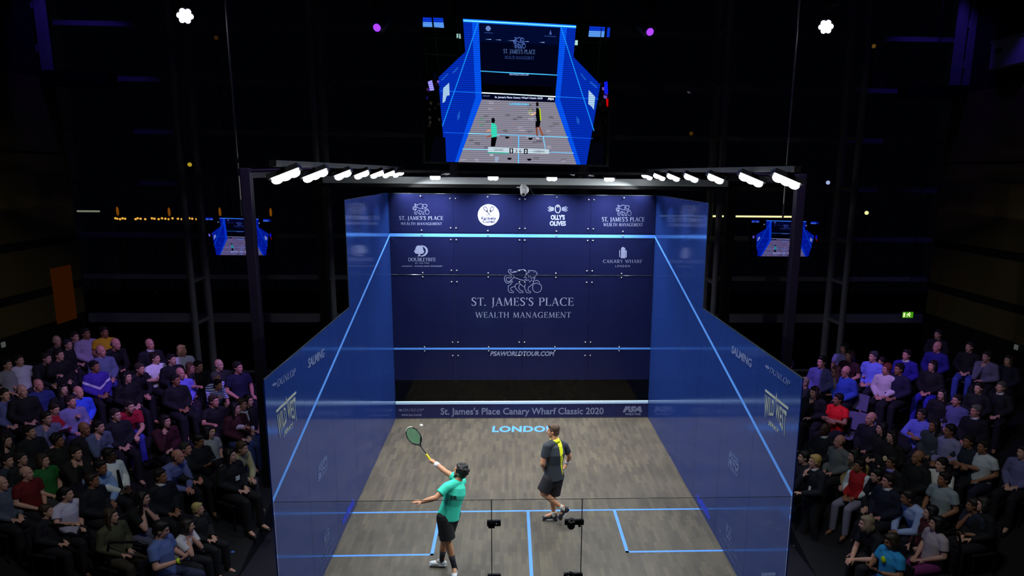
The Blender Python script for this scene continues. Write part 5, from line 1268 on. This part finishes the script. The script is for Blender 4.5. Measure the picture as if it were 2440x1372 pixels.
# glasses
for sh, pose in (('glasses, hand at the mouth', 'chin'), ('bald with glasses', 'lap'), ('glasses and brow', 'lap')):
    Jg = sided(pose, -1); f, l, uu = head_axes(Jg['hf'], Jg['hu']); c = V(Jg['head']); b = nb()
    for k in (-1, 1):
        ctr = c + f * 0.108 + l * 0.033 * k + uu * 0.01; pts = [ctr + l * 0.026 * math.cos(a * PI / 6) + uu * 0.02 * math.sin(a * PI / 6) for a in range(13)]; tube(b, pts, 0.003, 6, (False, False)); tube(b, [c + f * 0.1 + l * 0.06 * k + uu * 0.012, c + l * 0.084 * k + uu * 0.012], 0.003, 6)
    worn(sh, 'glasses', b, m_black)
# photographers low behind the front wall
for i, (u, v, hair, hc, sk, lab, yy) in enumerate(((985, 940, 'short', '3a2c20', 'p', 'person with hands at the face, crouched leftmost behind the glass front wall', 0.95), (1197, 936, 'short', '4a3020', 'r', 'person in black looking right, low behind the centre of the front wall', 0.95), (1290, 934, 'short', '2a2018', 'p', 'person aiming a camera, low behind the front wall right of centre', 0.95), (1358, 938, 'short', '2a1c14', 'p', 'person in black with raised hand, rightmost behind the front wall', 0.95))):
    J = POSES['floor']; rz = -PI / 2 + (0.0, 0.9, -0.2, -0.7)[i]
    h = Matrix.Rotation(rz, 3, 'Z') @ (V(J['head']) * 0.9); q = at(u, v, 1, yy)
    figure((q.x - h.x, q.y - h.y, q.z - h.z), rz, 'floor', 'l', '101014', hair, hc, sk, '101014', lab, 'people behind the front wall', 0.9)
    if i == 2:
        b = nb(); box(b, -0.06, 0.06, -0.02, 0.03, -0.04, 0.04, 0.008); tube(b, [(0, -0.02, 0), (0, -0.12, 0)], 0.035, 12, (True, False))
        tag(put('photo_camera', b, m_black, None, (q.x - 0.01, q.y - 0.16, q.z - 0.03)), 'black camera held up behind the glass front wall', 'camera')
# the pit these people sit in
b = nb(); box(b, -3.4, 2.4, 0.3, 2.2, FZ + 0.001, FZ + 0.004); struct('trim_1', b, mat('pit_matting', '0c0c10', 0.9))

# ------------------------------------------------------------------ handrails on the stands
def rail(u, v, sx, L_, label, hgt=0.92):
    lo, hi = 1.0, 80.0; d = ray(u, v)
    for _ in range(60):
        mid = (lo + hi) / 2; q = CC + d * mid
        if q.z > ramp_z(q.x, q.y) + hgt: lo = mid
        else: hi = mid
    q = CC + d * lo; z0 = ramp_z(q.x, q.y); t = thing('handrail', label, 'handrail', (q.x, q.y, z0), 0)
    x1 = -sx * L_; dz = ramp_z(q.x + x1, q.y) - z0; b = nb()
    tube(b, [(0, 0, 0), (0, 0, hgt - 0.12), (x1 * 0.05, 0, hgt), (x1 * 0.8, 0, hgt + dz * 0.5), (x1 * 0.95, 0, hgt + dz * 0.7 - 0.04), (x1, 0, hgt + dz - 0.2), (x1, 0, dz)], 0.022, 10, (False, False)); put('top_rail', b, m_black, t)
    b = nb(); tube(b, [(0, 0, hgt * 0.5), (x1, 0, hgt * 0.5 + dz)], 0.016, 8); put('mid_rail', b, m_black, t)
rail(95, 1250, -1, 0.75, 'black hooped handrail at the lower left below the white polo shirt')
rail(255, 1292, -1, 0.6, 'black hooped handrail in front of the olive green top')
rail(2290, 1270, 1, 0.8, 'black hooped handrail in front of the pale pink top')
# kerb strip beside the right aisle
a, c_ = at(1950, 1265, 2, FZ + 0.05), at(2003, 1328, 2, FZ + 0.05)
b = nb(); dv = (c_ - a).normalized(); nv = V((-dv.y, dv.x, 0)) * 0.05
prism(b, [a + nv, c_ + nv, c_ - nv, a - nv], V((0, 0, -0.06))); tag(put('floor_kerb', b, mat('grey_kerb', '6c706c', 0.7)), 'grey kerb strip on the floor beside the right front row', 'kerb')
p = at(550, 1328, 2, FZ + 0.09)
b = nb(); ell(b, (0, 0, 0), (0.09, 0.06, 0.07)); ell(b, (0.03, 0.02, 0.06), (0.05, 0.04, 0.05)); tag(put('bag', mesh_of(b, 'bag', True), mat('blue_nylon', '3c7ae0', 0.6), None, p), 'small bright blue bag on the floor at the left front row', 'bag')
p = at(520, 1240, 2, FZ + 0.16)
b = nb(); tube(b, [(0, 0, -0.15), (0, 0, 0.06), (0, 0, 0.09)], [0.035, 0.035, 0.015], 12, (False, True)); t = tag(put('bottle', b, mat('red_plastic', 'd0141c', 0.35), None, p), 'small red bottle on the floor by the left front row', 'bottle')

# ------------------------------------------------------------------ the two players
def player(base, J, label, shirt_m, short_m, skin, hairkind, hcol, shoe_m, sock_m, sockl, sleeve, curl, name):
    B = V(base)
    for k in list(J):
        if k[:2] in ('pe', 'wa', 'ch', 'ne', 'he', 'sh', 'el', 'wr', 'hi', 'kn', 'an', 'to'): J[k] = V(J[k]) - B
    t = thing('person', label, 'person', B, 0, 'squash players')
    ms = mat('skin', skin, 0.5, var=0.04)
    o = put('body', body_mesh(J, 'body', 0.0065, 1.0, curl), [ms, m_eye, m_lip], t)
    sh = put('shirt', shirt_mesh(J, 'shirt', 0.0075, 1.0, sleeve, 0.015, 0.045, 4), shirt_m, t)
    put('shorts', trouser_mesh(J, 'shorts', 0.0075, 1.0, 0.84, 0.018, 4), short_m, t)
    for k in 'LR':
        an, to = V(J['an' + k]), V(J['to' + k]); up = J.get('su' + k, V((0, 0, 1)))
        s_ = put('shoe', shoe_mesh(an + up * 0.0, to, 'shoe', 0.006, 1.0, up), shoe_m, t)
        kn = V(J['kn' + k]); b = nb(); q = an.lerp(kn, sockl); tube(b, [an - (kn - an).normalized() * 0.03, an.lerp(q, 0.5), q], [0.043, 0.043, 0.052 if sockl > 0.2 else 0.044], 16, (True, False)); put('sock', mesh_of(b, 'sock', True), sock_m, t)
    f, l, u = head_axes(J['hf'], J['hu'])
    hm = hair_mesh(hairkind, 0.008)
    h = put('hair', hm, mat('hair_strands', hcol, 0.55, var=0.35, scale=70, bump=0.5), t); h.matrix_local = Matrix.Translation(J['head']) @ Matrix((f, l, u)).transposed().to_4x4()
    return t, sh
# left player: teal shirt, back to the viewer, reaching high to the left with the racket
y0 = -7.62; base = (-1.22, -7.6, 0.0)
lf = V((-0.66, -0.75, 0)); fw = V((-0.75, 0.66, 0)).normalized()
A = {}
A['pel'] = at(1069, 1226, 1, y0); A['neck'] = at(1091, 1146, 1, -7.58); A['waist'] = A['pel'].lerp(A['neck'], 0.36); A['chest'] = at(1085, 1172, 1, -7.6)
A['tf'] = fw; A['head'] = at(1097, 1124, 1, -7.56); A['hf'] = V((-0.86, 0.45, 0.22)); A['hu'] = V((0.12, 0.05, 1))
A['shL'] = at(1064, 1160, 1, -7.74); A['shR'] = at(1100, 1147, 1, -7.43)
A['elL'] = at(1038, 1186, 1, -7.86); A['wrL'] = at(1006, 1195.5, 1, -7.88); A['hdL'] = V((-1, 0.1, 0.05)); A['hpL'] = V((0.1, 0.2, -1))
A['elR'] = at(1061, 1123, 1, -7.3); A['wrR'] = at(1037, 1103, 1, -7.15); A['gripR'] = True
hr = at(1023, 1093, 1, -7.12)
tipd = (at(972, 1019, 1, -6.98) - at(1019, 1087, 1, -7.1)).normalized()
A['hdR'] = (hr - A['wrR']).normalized() * 0.8 + V((0, 0, 0.05)); A['hpR'] = V((-0.3, 0.2, -0.9))
A['hipL'] = A['pel'] + lf * 0.10 - V((0, 0, 0.01)); A['hipR'] = A['pel'] - lf * 0.10 - V((0, 0, 0.01))
A['knL'] = at(1068, 1292, 1, -7.72); A['anL'] = at(1083, 1352, 1, -7.72); A['toL'] = at(1082, 1374, 1, -7.86)
A['knR'] = at(1058, 1288, 1, -7.50); A['anR'] = at(1053, 1333, 1, -7.44); A['toR'] = at(1031, 1347, 1, -7.42)
m_teal = mat('teal_shirt_cloth', '35d8b8', 0.75, var=0.06, scale=10, bump=0.15)
m_shorts = mat('black_shorts_cloth', '0f1013', 0.8)
pa, sha = player(base, A, 'person in teal shirt and black shorts swinging a racket high, back turned', m_teal, m_shorts, 'c08a66', 'curly', '0d0a09', mat('pale_shoe', 'c4ccd0', 0.5), mat('navy_sock', '1a1c2a', 0.8), 0.5, 0.62, (0.22, 1.5), 'A')
def wrist(t, J, k, m, wd=0.07):
    d = (J['wr' + k] - J['el' + k]).normalized(); p = J['wr' + k] - d * 0.045; b = nb(); tube(b, [p - d * wd / 2, p + d * wd / 2], [0.042, 0.038], 18, (False, False)); put('wristband', mesh_of(b, 'wristband', True), m, t)
m_wb = mat('white_towelling', 'f0eef4', 0.9, var=0.04)
wrist(pa, A, 'R', m_wb)
# beard along the jaw
f, l, u = head_axes(A['hf'], A['hu']); b = nb()
for k in (-1, 1): tube(b, [A['head'] + l * 0.066 * k - u * 0.03 + f * 0.02, A['head'] + l * 0.052 * k - u * 0.085 + f * 0.05, A['head'] - u * 0.112 + f * 0.082], 0.016, 10)
put('beard', remesh(b, 'beard', 0.007, 2), mat('hair_strands', '0d0a09', 0.55, var=0.35, scale=70, bump=0.5), pa)
# print on the back of the shirt, laid onto the cloth
def on_cloth(t, cloth, pol, bl, br, tl, depth_y, m, name):
    bv = BVHTree.FromPolygons([v.co for v in cloth.data.vertices], [tuple(p.vertices) for p in cloth.data.polygons])
    B = t.location; x0, x1, yb, yt = bounds(pol); bm = nb()
    for q in pol:
        vs = []
        for x, y in q:
            fx, fy = (x - x0) / (x1 - x0), (y - yb) / (yt - yb)
            uu = bl[0] + (br[0] - bl[0]) * fx + (tl[0] - bl[0]) * fy; vv = bl[1] + (br[1] - bl[1]) * fx + (tl[1] - bl[1]) * fy
            d = ray(uu, vv).normalized(); hit = bv.ray_cast(CC - B, d)
            if hit[0] is None: vs = []; break
            vs.append(bm.verts.new(hit[0] + hit[1] * 0.002))
        if len(vs) > 2:
            try: bm.faces.new(vs)
            except ValueError: pass
    put(name, bm, m, t)
SRP = []
for q in sans('SR', 0.04, 0.1): SRP.append(q)
on_cloth(pa, sha, SRP, (1072, 1189), (1089, 1191), (1073, 1180), 0, mat('shirt_print', '14302e', 0.7), 'shirt_print')
# right player: charcoal shirt with a yellow stripe down the back, stepping forward
y1 = -5.93; base = (0.44, -5.9, 0.0)
lf = V((-0.8, -0.6, 0)); fw = V((-0.6, 0.8, 0))
Bp = {}
Bp['pel'] = at(1319, 1134, 1, y1); Bp['neck'] = at(1322, 1049, 1, -5.93); Bp['waist'] = Bp['pel'].lerp(Bp['neck'], 0.37); Bp['chest'] = at(1324, 1079, 1, -5.95)
Bp['tf'] = fw; Bp['head'] = at(1318, 1027, 1, -5.92); Bp['hf'] = V((-0.95, 0.22, -0.08)); Bp['hu'] = V((0, 0, 1))
Bp['shL'] = at(1303, 1063, 1, -6.05); Bp['shR'] = at(1345, 1062, 1, -5.80)
Bp['elL'] = at(1293, 1104, 1, -6.08); Bp['wrL'] = at(1296, 1117, 1, -5.86); Bp['hdL'] = V((0.25, 0.9, 0.05)); Bp['hpL'] = V((0.8, 0, -0.5))
Bp['elR'] = at(1357, 1087, 1, -5.72); Bp['wrR'] = at(1351, 1104, 1, -5.62); Bp['hdR'] = V((-0.2, 0.35, -0.7)); Bp['hpR'] = V((-1, 0.1, 0))
Bp['hipL'] = Bp['pel'] + lf * 0.10 - V((0, 0, 0.01)); Bp['hipR'] = Bp['pel'] - lf * 0.10 - V((0, 0, 0.01))
Bp['knL'] = at(1293, 1174, 1, -6.0); Bp['anL'] = at(1341, 1211, 1, -5.95); Bp['toL'] = at(1336, 1240, 1, -5.95)
Bp['knR'] = at(1317, 1184, 1, -5.83); Bp['anR'] = at(1319, 1224, 1, -5.84); Bp['toR'] = at(1296, 1232, 1, -5.83)
Bp['suL'] = V((-0.62, 0, 0.5)).normalized()
m_char = mat('charcoal_shirt_cloth', '2c343c', 0.75, var=0.06, scale=10, bump=0.15)
pb, shb = player(base, Bp, 'person in charcoal shirt with yellow back stripe walking left, one heel raised', m_char, mat('black_shorts_cloth', '15171b', 0.8), 'c8906c', 'short', '4a3524', mat('black_shoe', '20222a', 0.5), mat('white_sock', 'c8ccc4', 0.8), 0.16, 0.62, (0.9, 0.6), 'B')
wrist(pb, Bp, 'R', m_wb, 0.06)
strip2 = [(1324, 1044), (1331, 1042), (1338, 1056), (1341, 1075), (1340, 1098), (1341, 1113), (1346, 1129), (1339, 1130), (1335, 1112), (1334, 1092), (1334, 1070), (1329, 1056)]
def strip_quads(L_, R_, n=22):
    out = []
    def ip(P, t):
        k = t * (len(P) - 1); i = min(int(k), len(P) - 2); f_ = k - i; return (P[i][0] + (P[i + 1][0] - P[i][0]) * f_, P[i][1] + (P[i + 1][1] - P[i][1]) * f_)
    for i in range(n):
        a, b_, c, d = ip(L_, i / n), ip(R_, i / n), ip(R_, (i + 1) / n), ip(L_, (i + 1) / n)
        for j in range(3):
            m0, m1 = j / 3, (j + 1) / 3; lp = lambda p, q, t: (p[0] + (q[0] - p[0]) * t, -(p[1] + (q[1] - p[1]) * t))
            out.append([lp(a, b_, m0), lp(a, b_, m1), lp(d, c, m1), lp(d, c, m0)])
    return out
sq = strip_quads([(1323, 1046), (1328, 1055), (1333, 1070), (1335.5, 1092), (1336, 1110), (1340, 1131)], [(1331, 1042), (1337, 1053), (1341, 1070), (1341.5, 1092), (1341, 1110), (1347, 1128)])
bx = bounds(sq); on_cloth(pb, shb, sq, (bx[0], -bx[2]), (bx[1], -bx[2]), (bx[0], -bx[3]), 0, mat('yellow_stripe_cloth', 'e8f01c', 0.7, var=0.03), 'back_stripe')
c0 = Bp['neck'] + V((0, 0, 0.0)); b = nb(); tube(b, [c0 - V((0, 0, 0.03)), c0 + V((-0.008, 0, 0.03))], [0.098, 0.078], 18, (False, False)); put('collar', mesh_of(b, 'collar', True), mat('yellow_stripe_cloth', 'e8f01c', 0.7, var=0.03), pb)
# shoe soles: pale band under each dark shoe
for k in 'LR':
    an, to = Bp['an' + k], Bp['to' + k]; up = Bp.get('su' + k, V((0, 0, 1))); d = (to - an); d = (d - up * d.dot(up)).normalized(); w = up.cross(d); bs_ = an - up * 0.055
    b = nb(); pts = [bs_ + d * (0.065 + 0.142 * math.cos(a)) + w * (0.046 * math.sin(a)) - up * 0.052 for a in [i * PI / 12 for i in range(24)]]; prism(b, pts, up * 0.024); put('sole', b, mat('white_sole', 'd4d6da', 0.5), pb)
# rackets
def racket(name, grip, axis, nrm, label, col, strings, grip_m, mirror=1.0):
    a = V(axis).normalized(); n = V(nrm); n = (n - a * n.dot(a)).normalized(); w = a.cross(n)
    t = thing('squash_racket', label, 'racket', grip)
    b = nb(); tube(b, [-a * 0.11, a * 0.045], 0.0165, 12); put('grip', b, grip_m, t)
    b = nb(); tube(b, [a * 0.04, a * 0.21], 0.009, 10)
    hc = a * 0.40; ra, rw = 0.155, 0.102
    pts = [hc + a * ra * math.cos(q) + w * rw * math.sin(q) for q in [i * PI / 20 for i in range(41)]]; tube(b, pts, 0.0085, 8, (False, False))
    for k in (-1, 1): tube(b, [a * 0.2, a * 0.26 + w * 0.03 * k, a * 0.33 + w * 0.088 * k], 0.0085, 8)
    put('frame', mesh_of(b, 'frame', True), col, t)
    b = nb(); pts = [hc + a * (ra + 0.002) * math.cos(q) + w * (rw + 0.002) * math.sin(q) for q in [-0.6 + i * 0.1 for i in range(13)]]; tube(b, pts, 0.0092, 8); put('bumper', mesh_of(b, 'bumper', True), mat('pale_bumper', 'd0d4cc', 0.5), t)
    b = nb()
    for i in range(-13, 14):
        s = i / 14; h_ = math.sqrt(1 - s * s); e = w * rw * s; tube(b, [hc + e - a * ra * h_, hc + e + a * ra * h_], 0.0016, 4, (False, False))
    for i in range(-17, 18):
        s = i / 18; h_ = math.sqrt(1 - s * s); e = a * ra * s; tube(b, [hc + e - w * rw * h_, hc + e + w * rw * h_], 0.0016, 4, (False, False))
    put('strings', b, strings, t)
    return t
m_str = mat('green_strings', '3a9a66', 0.6)
g = at(1020.5, 1088.5, 1, -7.11)
racket('squash_racket', g, tipd, V((-0.15, -1, 0.2)), 'black racket with green strings and yellow grip raised by the teal player', mat('racket_frame', '16181a', 0.35), m_str, mat('yellow_grip', 'e8d818', 0.7))
g2 = at(1299, 1116, 1, -5.72)
racket('squash_racket', g2, V((0.35, 0.9, -0.15)), V((0.3, 0, 1)), 'racket held in front of the charcoal player, nearly hidden', mat('racket_frame', '16181a', 0.35), mat('pale_strings', 'c8d060', 0.6), mat('yellow_grip', 'e8d818', 0.7))
p = at(1004, 1013.5, 1, -6.95)
b = nb(); ell(b, (0, 0, 0), (0.026, 0.022, 0.024)); tag(put('ball', mesh_of(b, 'ball', True), mat('white_rubber', 'eef0e8', 0.6, var=0.03), None, p), 'small white ball in the air just right of the green racket', 'ball')
